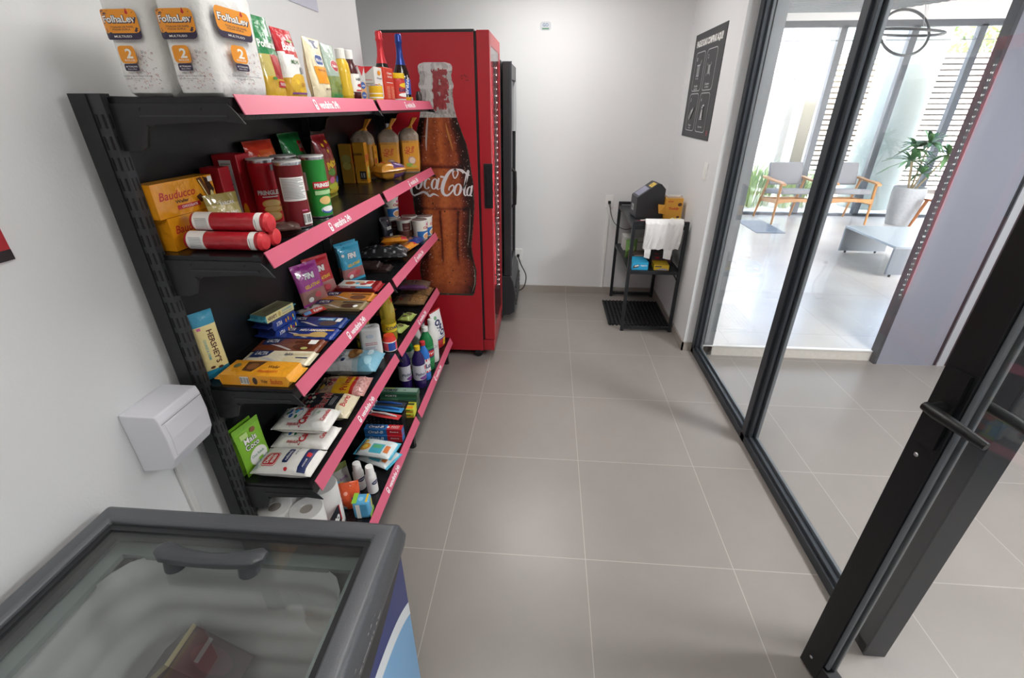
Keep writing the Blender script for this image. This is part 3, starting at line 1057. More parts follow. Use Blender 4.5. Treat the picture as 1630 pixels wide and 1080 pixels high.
# printed bottle on the side panel (flat print)
def side_print():
    AX = -.277
    prof = [(.494, .165), (.515, .178), (.584, .192), (.684, .198), (.768, .178), (.85, .170), (.977, .186), (1.114, .200), (1.253, .198), (1.357, .184), (1.42, .176), (1.479, .164), (1.555, .136), (1.636, .109), (1.686, .098), (1.716, .097), (1.755, .094), (1.775, .097), (1.785, .103), (1.80, .103), (1.812, .096), (1.845, .091), (1.862, .098), (1.885, .100), (1.90, .092), (1.908, .06)]
    def hw(z):
        for (a, p), (b, q) in zip(prof, prof[1:]):
            if a <= z <= b:
                return p + (q - p) * (z - a) / (b - a)
        return .06
    m = MB()
    Y = .48
    def ramp(h0, h1, n):
        c0, c1 = ([int(h[i:i + 2], 16) for i in (1, 3, 5)] for h in (h0, h1))
        return [M('#%02x%02x%02x' % tuple(round(p + (q - p) * i / (n - 1)) for p, q in zip(c0, c1)), .3) for i in range(n)]
    INK = ramp('#1a0d0a', '#68281b', 8) + ramp('#74301e', '#c06838', 10)
    ICE = ramp('#5d534f', '#c9c6c3', 8)
    WINE = ramp('#7d2a2e', '#a5474a', 5)
    nz = 200
    nx = 64
    rnd = random.Random(5)
    LAT = [[rnd.random() for _ in range(80)] for _ in range(80)]
    def noise(x, z):
        i, j = int(math.floor(x)), int(math.floor(z))
        a, b = x - i, z - j
        g = lambda p, q: LAT[p % 80][q % 80]
        return (g(i, j) * (1 - a) + g(i + 1, j) * a) * (1 - b) + (g(i, j + 1) * (1 - a) + g(i + 1, j + 1) * a) * b
    def pick(L, t):
        return L[max(0, min(len(L) - 1, int(t * len(L))))]
    def cola(u, z):
        au = abs(u)
        n = noise(u * 9 + 40, z * 60)
        n2 = noise(u * 22 + 90, z * 110)
        if z > 1.64 + .012 * n:       # empty glass of the neck
            t = .35 + .5 * n
            if au > .90: t = .25 + .3 * n
            if -.66 < u < -.26: t = .75 + .3 * n
            if au > .74 and n2 > .4: t = .7
            if z > 1.868 or 1.772 < z < 1.798: t += .25
            if -.22 + .22 * (n - .5) < u < .72 + .25 * (n2 - .5) and 1.66 + .02 * n2 < z < 1.862 + .02 * n2: return pick(WINE, .15 + .7 * n) if noise(u * 5 + 7, z * 90) < .78 else pick(ICE, .45 + .3 * n2)
            return pick(ICE, t)
        if z > 1.625: return pick(ICE, .5 + .4 * n2)
        if au > .96: return M('#4b463d', .3) if n2 > .5 else M('#2e2822', .3)
        if z < .510: return M('#33382f', .3) if n > .4 else M('#4d5347', .3)
        t = .86 - .62 * au ** 2.4
        t += .10 * math.sin(u * 11 + .8 + .4 * math.sin(z * 6)) * (1 if .75 < z < 1.34 or z > 1.37 else .3)
        if u > .52: t -= .34 * min(1, (u - .52) / .12) * (1 if z > .76 else .35)
        if u < -.66: t -= .30 * min(1, (-.66 - u) / .1) * (1 if z > .76 else .4)
        if z > 1.36: t -= .10
        if .70 < z < 1.08:
            for c, w in ((-.16 + .1 * (z - .9), .035), (.44 + .15 * (z - .9), .045)):
                t -= .55 * math.exp(-((u - c) / w) ** 2) * min(1, (z - .70) / .08)
        t -= .5 * math.exp(-((z - 1.347) / .010) ** 2) + .35 * math.exp(-((z - 1.092) / .008) ** 2)
        if z < .60: t -= .25 * (.60 - z) / .09
        t += .16 * (n - .5) + .14 * (n2 - .5)
        return pick(INK, t)
    def S(u, v):
        z = .494 + (1.908 - .494) * v
        return (AX + (2 * u - 1) * hw(z), Y - .0007, z)
    m.grid(S, nx, nz, lambda u, v: cola(2 * u - 1, .494 + (1.908 - .494) * v))
    # droplets on the glass
    for i in range(900):
        z = rnd.uniform(.56, 1.62)
        u = rnd.uniform(-.93, .93)
        if rnd.random() < .5: u = rnd.choice((-1, 1)) * rnd.uniform(.55, .96)
        r = rnd.uniform(.0010, .0030)
        if rnd.random() < .06: r *= 1.8
        c = rnd.choice((M('#a9796a', .3), M('#2c120e', .3), M('#2c120e', .3), M('#4a1c14', .3), M('#c4a89c', .3)))
        x = AX + u * hw(z)
        m.add([(x + r * math.cos(k * PI / 3), Y - .0011, z + 1.2 * r * math.sin(k * PI / 3)) for k in range(6)], [tuple(range(6))[::-1]], c)
    for pts, w, c in (([(-.56, 1.64), (-.55, 1.55), (-.5, 1.44)], .006, M('#c9b8b0', .3)), ([(.35, 1.60), (.40, 1.52), (.46, 1.44)], .006, M('#b5763f', .3)), ([(.93, .7), (.95, .6), (.9, .52)], .003, M('#8f8f80', .3)), ([(.86, 1.1), (.88, .95), (.85, .84)], .0025, M('#8f8f80', .3))):
        q = [(AX + u * hw(z), z) for u, z in catmull(pts, 6)]
        V = []
        for i, (x, z) in enumerate(q):
            t = w * math.sin(PI * (i + .5) / (len(q)))
            V += [(x - t, Y - .0012, z), (x + t, Y - .0012, z)]
        m.add(V, [(2 * i, 2 * i + 1, 2 * i + 3, 2 * i + 2) for i in range(len(q) - 1)], c)
    # white script across the bottle, drawn with broad-pen strokes; px grid of 450 x 200
    LW = M('#e8e2e4', .35)
    def pen(P, lay):
        q = catmull(P, 7)
        V = []
        for i, (x, y, w) in enumerate(q):
            a, b = q[max(0, i - 1)], q[min(len(q) - 1, i + 1)]
            dx, dy = b[0] - a[0], b[1] - a[1]
            l = math.hypot(dx, dy) or 1
            V += [(x - dy / l * w / 2, y + dx / l * w / 2), (x + dy / l * w / 2, y - dx / l * w / 2)]
        V = [(-.487 + .400 * (x - 118) / 450, Y - .0016 - lay * .0002, 1.340 - .172 * (y - 45) / 200) for x, y in V]
        m.add(V, [(2 * i, 2 * i + 1, 2 * i + 3, 2 * i + 2) for i in range(len(q) - 1)], LW)
    def oval(cx, cy, rx, ry, thick, thin, lay, slant=.22, a0=0, a1=360):
        P = []
        for k in range(17):
            a = math.radians(a0 + (a1 - a0) * k / 16)
            x, y = rx * math.cos(a), -ry * math.sin(a)
            P.append((cx + x - y * slant, cy + y, thin + (thick - thin) * abs(math.cos(a)) ** 1.5))
        pen(P, lay)
    pen([(196, 70, 4), (176, 58, 12), (150, 80, 18), (132, 125, 22), (124, 175, 20), (126, 215, 14), (140, 236, 10), (170, 228, 12), (210, 212, 16), (235, 222, 18), (255, 240, 16), (285, 226, 14), (322, 241, 3)], 0)
    oval(184, 150, 20, 40, 17, 6, 1)
    oval(246, 152, 20, 36, 17, 6, 2, a0=50, a1=320)
    oval(296, 154, 18, 36, 16, 6, 3)
    pen([(332, 112, 14), (322, 150, 14), (314, 184, 12), (322, 192, 6), (336, 182, 3)], 4)
    pen([(342, 102, 13), (368, 104, 13)], 5)
    pen([(508, 78, 10), (496, 62, 12), (470, 52, 12), (445, 56, 12), (434, 80, 10), (444, 112, 8), (462, 96, 8), (470, 66, 9), (440, 52, 12), (405, 75, 20), (370, 130, 27), (352, 185, 26), (358, 222, 20), (384, 234, 14), (415, 212, 10), (434, 180, 8), (428, 160, 8), (404, 176, 10), (398, 198, 8)], 6)
    oval(462, 192, 22, 40, 18, 7, 7)
    pen([(500, 196, 8), (520, 150, 10), (540, 90, 12), (548, 64, 8), (540, 58, 6), (530, 90, 12), (514, 170, 15), (508, 215, 14), (516, 234, 8), (528, 224, 4)], 8)
    pen([(470, 52, 10), (500, 56, 12), (530, 80, 10), (556, 92, 4)], 9)
    oval(545, 202, 15, 32, 14, 6, 10)
    pen([(568, 160, 12), (558, 205, 13), (554, 232, 10), (566, 234, 4)], 11)
    # scuff mark beside the neck
    for i in range(14):
        x, z, r = -.115 + rnd.gauss(0, .012), 1.835 + rnd.gauss(0, .012), rnd.uniform(.001, .005)
        m.add([(x + r * math.cos(k * PI / 3), Y - .0009, z + .7 * r * math.sin(k * PI / 3)) for k in range(6)], [tuple(range(6))[::-1]], M('#5a1218', .4))
    fob(m, 'printed_side', smooth=0)
side_print()

# cold bottles in the red fridge
COLA = M('#2a0f0b', .12)
CAPR = M('#c8202c', .35)
PETG = M('#3f8f55', .15)
def pet(name, r, h, mat, capm, lm, lt):
    prof = [(r * .72, 0), (r * .95, h * .02), (r, h * .08), (r * .93, h * .3), (r, h * .45), (r, h * .62), (r * .82, h * .74), (r * .45, h * .86), (r * .34, h * .9), (r * .34, h * .95)]
    D = [('t', lt, .5, .5, 1.6, .5, PRW, {'s': .2})] if lt else ()
    return bottle(name, prof, mat, D, (r, h * .44, h * .63, lm), 18, None, [(r * .4, h * .93), (r * .4, h)], capm)
SODA = None
k = 0
proto = {}
for zi, z in enumerate([.304, .628, .958, 1.278, 1.608]):
    kinds = [('cola', .05, .29, COLA, CAPR, M('#b5202b', .4), 'Cola'), ('guarana', .033, .22, PETG, M('#2f6f3d', .4), M('#2f8a4a', .4), ''), ('orange_soda', .033, .22, M('#e07a1c', .15), M('#e9b02a', .4), M('#d9621a', .4), ''), ('cola_small', .033, .22, COLA, CAPR, M('#b5202b', .4), ''), ('water', .033, .22, clear_film('water_bottle', '#dfeaf0', .1, .45), M('#2d6fb0', .4), M('#4b8fd0', .4), '')]
    kd = kinds[zi % 5]
    names = {'cola': 'large dark cola bottle with red label', 'guarana': 'green soda bottle', 'orange_soda': 'orange soda bottle', 'cola_small': 'small dark cola bottle', 'water': 'clear water bottle'}
    ny = 4 if kd[0] == 'cola' else 6
    for j in range(ny):
        y = FY0 + .10 + j * (FY1 - FY0 - .2) / (ny - 1)
        if kd[0] not in proto:
            o = proto[kd[0]] = pet('soda_bottle', *kd[1:])
        else:
            o = dup(proto[kd[0]])
        put(o, -.15, y, z + .0005, 90, label=names[kd[0]] + ' on a lit shelf inside the red fridge', cat='bottle', group=names[kd[0]] + 's inside the red fridge')

# ------------------------------------------------------------------ black upright cooler behind it
t = thing('upright_cooler', 'black upright cooler between the red fridge and back wall', 'cooler', (-.58, 1.16, 0))
def cob(mb, name, parent=None, **k):
    mb.v = [(x + (.61 if name != 'body' else .58), y - (1.19 if name != 'body' else 1.16), z) for x, y, z in mb.v]
    return mb.obj(name, parent or t, **k)
CB = M('#2b2d30', .4, .1, 'metal')
cob(MB().box(-.58, 1.13, .06, .035, 1.74, 1.97, CB), 'body', smooth=0, bevel=.006)
m = MB().box(.016, 1.165, .42, .07, 1.21, 1.96, CB).box(.016, 1.72, .42, .07, 1.765, 1.96, CB).box(.016, 1.21, .42, .07, 1.72, .48, CB).box(.016, 1.21, 1.86, .07, 1.72, 1.96, CB)
dr = cob(m, 'door', smooth=0, bevel=.004)
cob(MB().box(.05, 1.205, .475, .056, 1.725, 1.865, M('#15171a', .08)), 'door_pane', dr, smooth=0)
m = MB().box(.056, 1.21, .48, .072, 1.222, 1.86, M('#a9adb2', .3, .7)).box(.07, 1.165, .42, .082, 1.18, 1.96, M('#4c5056', .3, .4))
m.box(.05, 1.70, 1.5, .078, 1.72, 1.86, M('#c8cacc', .35, .2))
cob(m, 'door_trim', dr, smooth=0)
m = MB().tube([(.075, 1.195, .98), (.105, 1.195, 1.0), (.108, 1.195, 1.12), (.105, 1.195, 1.24), (.075, 1.195, 1.26)], .012, 10, BLACK)
cob(m, 'door_handle', dr)
m = MB().prism([(-.05, .06), (.06, .06), (.105, .09), (.115, .22), (.095, .36), (.07, .415), (-.05, .415)], 'y', 1.165, 1.765, CB)
for i in range(5):
    m.box(.10, 1.25, .12 + i * .04, .119, 1.70, .135 + i * .04, BLACK)
cob(m, 'base_panel', smooth=0, bevel=.006)
for x in (-.5, -.06):
    for y in (1.22, 1.71):
        cob(MB().lathe([(.022, 0), (.022, .02), (.012, .03), (.012, .062)], 12, RUB, c=(x, y)), 'foot')

# ------------------------------------------------------------------ chest freezer
FZ = .845
fz = thing('chest_freezer', 'chest freezer with grey framed glass lid and blue printed front', 'freezer', (-.27, -2.55, 0))
def zob(mb, name, parent=None, **k):
    mb.v = [(x + .27, y + 2.55, z) for x, y, z in mb.v]
    return mb.obj(name, parent or fz, **k)
X0, X1, Y0, Y1 = -.625, .072, -3.20, -1.788
GF = M('#55575b', .38, .15, 'metal')
GF2 = M('#47494d', .38, .15, 'metal')
WB = M('#e7e9ea', .4)
LIN = M('#d2d3d1', .5)
m = MB()
m.box(X0, Y0, .09, X0 + .05, Y1, .765, WB).box(X1 - .05, Y0, .09, X1, Y1, .765, WB)
m.box(X0 + .05, Y0, .09, X1 - .05, Y0 + .05, .765, WB).box(X0 + .05, Y1 - .05, .09, X1 - .05, Y1, .78, WB)
m.box(X0 + .05, Y0 + .05, .09, X1 - .05, Y1 - .05, .16, WB)
zob(m, 'body', smooth=0, bevel=.004)
# inner tub with rounded ribbed walls
m = MB()
ix0, ix1, iy0, iy1 = X0 + .062, X1 - .062, Y0 + .062, Y1 - .062
def tub(u, v):
    r = .09
    per = []
    a = 2 * PI * u
    cx, cy = (ix0 + ix1) / 2, (iy0 + iy1) / 2
    hx, hy = (ix1 - ix0) / 2, (iy1 - iy0) / 2
    n = 8.0
    c, s_ = math.cos(a), math.sin(a)
    k = (abs(c) ** n + abs(s_) ** n) ** (-1 / n)
    z = .775 - .55 * v
    sh = .985 - .012 * (1 - math.cos(2 * PI * v * 6)) * .5 - .05 * v
    return (cx + hx * k * c * sh, cy + hy * k * s_ * sh, z)
m.grid(tub, 96, 48, LIN)
for a, b, c, d in ((X0 + .04, Y0 + .04, ix0 + .02, Y1 - .04), (ix1 - .02, Y0 + .04, X1 - .04, Y1 - .04), (ix0 + .02, Y0 + .04, ix1 - .02, iy0 + .02), (ix0 + .02, iy1 - .02, ix1 - .02, Y1 - .04)):
    m.box(a, b, .768, c, d, .782, M('#8f9896', .4))
zob(m, 'tub', smooth=60)
# bottom of the tub and grey top frame
zob(MB().box(ix0 + .015, iy0 + .015, .20, ix1 - .015, iy1 - .015, .225, LIN), 'tub_floor', smooth=0)
m = MB()
def fprof(d):
    return [(0, .785), (0, .835), (.006, .843), (.02, .848), (.06, .848), (.072, .842), (.074, .80), (.074, .785)]
ox0, ox1, oy0, oy1 = X0 - .005, X1 + .012, Y0 - .005, Y1 + .004
PR = [(0, .765), (-.006, .80), (.003, .836), (.012, .846), (.044, .850), (.050, .847), (.052, .828), (.052, .784), (.04, .765)]
V, F = [], []
for off, z in PR:
    V += [(ox0 + off, oy0 + off, z), (ox1 - off, oy0 + off, z), (ox1 - off, oy1 - off, z), (ox0 + off, oy1 - off, z)]
n = len(PR)
for i in range(n):
    j = (i + 1) % n
    for c in range(4):
        d = (c + 1) % 4
        F.append((i * 4 + c, i * 4 + d, j * 4 + d, j * 4 + c))
m.add(V, F, GF)
lf = zob(m, 'lid_frame', smooth=50, bevel=.006)
m = MB()
for a, b, c, d in ((ox0 + .052, oy1 - .066, ox1 - .052, oy1 - .052), (ox0 + .052, oy0 + .052, ox0 + .064, oy1 - .066), (ox1 - .064, oy0 + .052, ox1 - .052, oy1 - .066)):
    m.box(a, b, .80, c, d, .836, M('#232427', .35))
zob(m, 'seal', lf, smooth=0)
zob(MB().box(ox0 + .054, oy0 + .054, .827, ox1 - .054, oy1 - .054, .832, glass_mat('lid_glass', '#eef0f0', dust=.035)), 'lid_glass', smooth=0)
# handle on the glass
m = MB()
H = []
for k in range(15):
    q = k / 14
    x = -.39 + .235 * q
    y = -1.915 - .012 * math.sin(PI * q)
    w = .040 - .012 * math.sin(PI * q) + .004 * abs(2 * q - 1)
    z = .872 - .006 * math.sin(PI * q)
    e = 1 if 0 < k < 14 else .45
    V = [(x, y - w / 2 * e, z - .010 * e), (x, y + w / 2 * e, z - .010 * e), (x, y + w / 2 * e, z + .004), (x, y + w * .2 * e, z + .012 * e), (x, y - w * .2 * e, z + .012 * e), (x, y - w / 2 * e, z + .004)]
    H += V
F = [tuple(range(6)), tuple(84 + i for i in range(6))[::-1]] + [(i * 6 + k, i * 6 + 6 + k, i * 6 + 6 + (k + 1) % 6, i * 6 + (k + 1) % 6) for i in range(14) for k in range(6)]
m.add(H, F, GF2)
for x in (-.355, -.195):
    m.lathe([(.022, .832), (.020, .845), (.016, .868)], 16, GF2, c=(x, -1.922))
zob(m, 'handle', smooth=60, bevel=.002)
# printed front and emblem
BL = M('#2b3a78', .35)
BK = M('#26272b', .35)
LB = M('#7fb4e0', .35)
m = MB()
N = 40
def band(f0, f1, mat, lay):
    V = []
    for i in range(N + 1):
        q = 1.38 * (i / N) ** 1.6
        for f in (f0, f1):
            V.append((X1 + .0004 * lay, Y1 - .004 - q, f(q)))
    m.add(V, [(2 * i, 2 * i + 1, 2 * i + 3, 2 * i + 2) for i in range(N)], mat)
wv = lambda q: .540 + .10 * (1 - math.exp(-q / .12))
kb = lambda q: .735 - .065 * (1 - math.exp(-q / .15))
band(lambda q: .10, lambda q: .764, LB, 1)
band(lambda q: wv(q) + .02, lambda q: .764, BL, 2)
band(lambda q: wv(q) - .025, lambda q: wv(q) + .022, M('#e9eef2', .35), 3)
band(lambda q: kb(q), lambda q: .764, BK, 4)
zob(m, 'printed_front', smooth=0)
m = MB()
def SE(a, b, l):
    return (ox1 + .0058 - .0045 * b / .03 + .0008 + l, -2.05 + a, .785 + b)
CH = M('#d8dade', .2, .9)
m.dec([('t', 'Metalfrio', .58, .55, .78, .62, CH, {'s': .25, 'b': .02}), ('e', .06, .5, .07, .42, CH), ('e', .06, .5, .035, .2, GF)], .20, .034, SE)
zob(m, 'emblem', smooth=0)
for x in (X0 + .07, X1 - .07):
    for y in (Y0 + .1, Y1 - .1):
        m = MB().lathe([(.038, -.014), (.042, -.01), (.042, .01), (.038, .014)], 18, RUB, axis='y', c=(.042, x))
        m.v = [(a, b + y, c) for a, b, c in m.v]
        m.box(x - .025, y - .025, .05, x + .025, y + .025, .092, M('#2b2b2d', .4, .4))
        zob(m, 'caster', smooth=40)

# ------------------------------------------------------------------ printing inks
def K(h):
    return M(h, .4)
W_, BKI, RD, YL, ORG, NV, BLU, GRN, CRM, PUR, BRN, GOLD, GRY, CYN, PNK, LGR = [K(h) for h in ('#f3f2ee', '#17171a', '#c4232c', '#f2c52c', '#f09a20', '#22315f', '#2f64b3', '#1f7a45', '#eee0bd', '#7a3f8c', '#5a3423', '#b59a55', '#8d8f92', '#4db3d8', '#d56a9a', '#8fc640')]
rnd = random.Random(3)

def bars(x0, y0, x1, y1, n=9, m=None):
    """a barcode on a white patch"""
    r = random.Random(int(x0 * 1e4) + n)
    L = [('r', x0, y0, x1, y1, W_)]
    for i in range(n):
        a = x0 + (x1 - x0) * (i + .3) / (n + .3)
        L.append(('r', a, y0 + (y1 - y0) * .15, a + (x1 - x0) / n * r.choice((.25, .5, .6)), y0 + (y1 - y0) * .92, m or BKI))
    return L

def lines(x0, y0, x1, y1, n, m):
    r = random.Random(n * 7 + int(x0 * 100))
    return [('r', x0, y1 - (y1 - y0) * (i + .55) / n, x0 + (x1 - x0) * r.uniform(.7, 1), y1 - (y1 - y0) * (i + .15) / n, m) for i in range(n)]

# ------------------------------------------------------------------ top shelf
def towel_pack():
    DRK = K('#2c2140')
    def doodles(seed, x0, x1, y0, y1, n):
        r = random.Random(seed)
        L = []
        for i in range(n):
            x, y = r.uniform(x0, x1), r.uniform(y0, y1)
            c = r.choice((K('#c98a86'), K('#8a8498'), K('#b5766c'), K('#57526e')))
            k = r.random()
            if k < .5:
                a, l, t = r.uniform(0, 3.14), r.uniform(.02, .055), .006
                dx, dy = math.cos(a) * l, math.sin(a) * l * .5
                L.append(('p', [(x - dx, y - dy), (x + dx, y + dy), (x + dx + t, y + dy + t * .4), (x - dx + t, y - dy + t * .4)], c))
            else:
                rr = r.uniform(.008, .022)
                L += [('e', x, y, rr, rr * .5, c), ('e', x, y, rr * .6, rr * .3, W_)]
        return L
    def art(seed):
        return doodles(seed, .10, .96, .09, .50, 110) + [
            ('rr', .03, .60, .90, .90, .09, DRK), ('rr', .03, .665, .90, .90, .09, ORG),
            ('t', 'FolhaLev', .48, .80, .80, .085, DRK, {'b': .07}), ('t', 'FolhaLev', .47, .803, .76, .07, W_, {'b': .025}),
            ('p', [(.66, .86), (.70, .91), (.735, .86), (.70, .845)], RD),
            ('t', 'TOALHA DE PAPEL', .50, .725, .55, .018, DRK), ('t', 'FOLHA DUPLA', .47, .70, .42, .018, DRK), ('t', 'MULTIUSO', .46, .632, .42, .022, W_),
            ('rr', .22, .36, .62, .54, .08, ORG), ('t', '2', .46, .46, .16, .10, W_, {'b': .03}), ('t', 'ROLOS', .44, .39, .24, .02, W_),
            ('rr', .26, .28, .60, .355, .03, DRK), ('t', '60 TOALHAS', .43, .325, .28, .018, W_), ('t', '22cm x 20cm', .43, .30, .22, .012, W_),
            ('t', 'CONTEM 2 ROLOS COM 60 TOALHAS', .5, .225, .7, .014, GRY), ('t', '22,5cm x 20cm CADA', .42, .195, .45, .014, GRY)]
    mb = MB()
    w, d, h, r = .098, .20, .225, .020
    pl = M('#f4f3f0', .3, 0, 'film', .3)
    P = []
    for cx, cy, a0 in ((w / 2 - r, d / 2 - r, 0), (-w / 2 + r, d / 2 - r, 90), (-w / 2 + r, -d / 2 + r, 180), (w / 2 - r, -d / 2 + r, 270)):
        P += [(cx + r * math.cos(math.radians(a0 + q * 15)), cy + r * math.sin(math.radians(a0 + q * 15))) for q in range(7)]
    N = len(P)
    Z = [(0, .86), (.008, .97), (.03, 1), (.12, .992), (.14, .985), (.16, .993), (h - .03, 1), (h - .006, .95), (h, .8)]
    V = [(x * k, y * k, z) for z, k in Z for x, y in P]
    F = [(i * N + j, i * N + (j + 1) % N, (i + 1) * N + (j + 1) % N, (i + 1) * N + j) for i in range(len(Z) - 1) for j in range(N)] + [tuple(range(N))[::-1], tuple((len(Z) - 1) * N + j for j in range(N))]
    mb.add(V, F, pl)
    def SFr(a, b, l):
        k = max(0, abs(a) - (w / 2 - r)) / r
        return (a, -d / 2 + r * (1 - math.sqrt(max(0, 1 - min(1, k) ** 2))) - l - .0006, b)
    mb.dec(art(1), w * .94, .175, SFr)
    mb.dec(art(2), d * .72, .19, lambda a, b, l: (w / 2 + l + .0006, a, b))
    return mb.obj('paper_towel_pack', smooth=40)
tp = towel_pack()
put(tp, -.372, -1.33, S1, 0, label='white paper towel pack with orange label, beside green pouch on top shelf', cat='paper towels')
dup(tp, -.492, -1.33, S1, 0, label='white paper towel pack nearer the wall on the top shelf')

def front_x(z, d):
    return FX[z] - .012 - d / 2

GP = film('#2d8a4e')
def face_green(u, v):
    if v > .52: return film('#23824a')
    if abs(u - .62) < .2 and .22 < v < .55: return film('#b23a35')
    if v < .28: return film('#d9ad2f')
    return film('#c9b86a') if u < .5 else film('#b9803f')
gp = pouch('sauce_pouch', .105, .195, .05, face_green, [('t', 'Pomarola', .52, .66, .80, .10, W_, {'b': .03, 's': .2}), ('e', .62, .40, .19, .14, K('#a82f2f')), ('rr', .50, .13, .93, .21, .02, RD), ('t', 'TRADICIONAL', .72, .17, .36, .035, W_), ('e', .35, .24, .1, .02, K('#4f8a3a'))], stand=True, seed=1)
put(gp, -.385, -1.10, S1, 88, rx=-4, label='green and yellow tomato sauce pouch standing on the top shelf', cat='pouch')
dup(gp, -.455, -1.135, S1, 86, rx=-4, label='dark green sauce pouch half hidden behind the front green pouch')
mi = pouch('corn_pouch', .11, .18, .05, lambda u, v: film('#c3222d') if v > .62 - .1 * (u - .5) else (film('#f0f0ec') if v > .30 else film('#d6a72e')), [('r', .0, .60, .0, .60, GRN), ('t', 'Bonare', .52, .74, .74, .12, W_, {'b': .035, 's': .25}), ('t', 'MILHO', .52, .53, .42, .06, K('#3d6b3a')), ('e', .5, .20, .42, .16, K('#e0b436')), ('e', .35, .24, .09, .035, YL), ('e', .62, .2, .1, .035, K('#c8912a')), ('e', .5, .12, .1, .03, YL), ('r', .08, .06, .92, .085, PUR), ('r', .62, .36, .86, .46, GRY), ('e', .6, .83, .16, .02, K('#7aa03c'))], stand=True, seed=2)
put(mi, -.385, -.975, S1, 90, rx=-4, label='red and white corn pouch standing on the top shelf', cat='pouch')
FM = lambda u, v: film('#efe2bf')
my = pouch('mayonnaise_pouch', .115, .172, .05, FM, [('p', [(.30, .97), (.68, .97), (.70, .84), (.28, .84)], NV), ('p', [(.30, .83), (.70, .83), (.86, .66), (.88, .10), (.12, .10), (.14, .66)], K('#f4ead0')), ('rr', .24, .56, .78, .74, .1, W_), ('rr', .27, .575, .75, .725, .1, K('#31508f')), ('t', 'Maionese', .51, .65, .40, .06, W_, {'s': .2}), ('r', .14, .26, .86, .54, ORG), ('t', 'TRADICIONAL', .5, .48, .5, .035, BRN), ('e', .66, .34, .09, .05, YL), ('t', 'MAIONESE', .6, .17, .4, .035, BRN)], stand=True, seed=3)
put(my, -.37, -.835, S1, 90, rx=-3, label='cream mayonnaise pouch with blue cap print on the top shelf', cat='pouch')
dup(my, -.455, -.90, S1, 88, rx=-3, label='cream and orange pouch half hidden behind the corn pouch')
ol = pouch('olive_pouch', .095, .168, .045, lambda u, v: film('#a9bcae') if v > .42 else film('#8a9a5a' if v > .12 else '#6f9a52'), [('e', .5, .62, .32, .11, W_), ('e', .5, .62, .29, .10, K('#b43b45')), ('t', 'Azeitonas', .5, .62, .48, .06, W_, {'s': .2}), ('e', .36, .28, .14, .06, K('#7d8a3a')), ('e', .64, .24, .14, .06, K('#6b7a30')), ('e', .5, .18, .14, .05, K('#8b9646')), ('r', .1, .05, .9, .10, K('#3f8f4f'))], stand=True, seed=4)
put(ol, -.375, -.712, S1, 90, rx=-2, label='grey green olive pouch with red oval on the top shelf', cat='pouch')
MUS = M('#e0b82f', .25, 0, '', .4)
mu = bottle('mustard_bottle', [(.026, 0), (.03, .006), (.031, .03), (.027, .06), (.028, .09), (.024, .12), (.016, .134), (.0155, .138)], MUS, [('t', 'Mostarda', .5, .62, .7, .16, BKI, {'r': 70}), ('e', .66, .4, .22, .14, W_)], (.0305, .016, .032, MUS), 24, None, [(.017, .134), (.017, .164), (.015, .166)], M('#f2efe8', .4))
put(mu, -.375, -.618, S1, 90, label='yellow mustard bottle with white cap on the top shelf', cat='bottle')
KET = M('#4a1416', .25, 0, '', .4)
ke = bottle('ketchup_bottle', [(.024, 0), (.028, .006), (.029, .04), (.028, .085), (.02, .115), (.013, .130), (.013, .14)], KET, [('t', 'HEINZ', .5, .70, .7, .14, BKI), ('e', .5, .36, .3, .1, K('#b02a2a')), ('r', .1, .04, .9, .12, RD)], (.0292, .03, .09, W_), 24, None, [(.0155, .138), (.0155, .166), (.014, .168)], M('#efeeec', .4))
put(ke, -.372, -.545, S1, 90, label='dark ketchup bottle with white cap on the top shelf', cat='bottle')
TET = M('#c9c9c4', .35)
fA = [('r', 0, .55, 1, 1, TET), ('p', [(0, 1), (1, 1), (.5, .72)], RD), ('e', .5, .45, .38, .10, BLU), ('e', .5, .17, .38, .10, BLU), ('t', 'Leite', .5, .45, .5, .06, W_, {'s': .2}), ('t', 'Leite', .5, .17, .5, .06, W_, {'s': .2})]
ca = carton('cream_carton', .07, .06, .122, M('#e3b07c', .35), fA, Lt=fA, bevel=.003)
put(ca, -.395, -.455, S1, 90, label='small carton with red triangle and blue ovals beside the ketchup bottle', cat='carton')
fB = [('r', 0, 0, .5, .5, RD), ('e', .5, .33, .35, .20, K('#e0b13c')), ('e', .55, .25, .28, .14, RD), ('t', 'Elegê', .6, .68, .6, .05, NV), ('e', .6, .84, .2, .07, ORG), ('r', 0, .02, 1, .12, RD)]
sB = [('p', [(0, 1), (1, 1), (.5, .80)], RD), ('t', 'LEITE CONDENSADO', .5, .62, .7, .03, RD), ('r', .1, .5, .9, .52, GRY), ('r', .1, .44, .8, .46, GRY)]
cb = carton('milk_carton', .10, .07, .128, M('#e9e8e3', .35), fB, Lt=sB, bevel=.003, faces={'l': TET})
put(cb, -.385, -.30, S1, 90, label='white carton with red triangle top beside the yellow labelled can', cat='carton')
yc = MB().lathe([(.026, 0, STEEL), (.028, .002), (.028, .004, M('#e8b91c', .35)), (.028, .026, W_), (.028, .029, M('#e8b91c', .35)), (.028, .055, STEEL), (.028, .058), (.026, .056), (.02, .056)], 26)
yc.grid(lambda u, v: (.0284 * math.sin(2 * PI * u), -.0284 * math.cos(2 * PI * u), .010 + .005 * v), 24, 1, W_)
put(yc.obj('food_can'), -.335, -.395, S1, 90, label='small yellow labelled can on the front edge of the top shelf', cat='can')
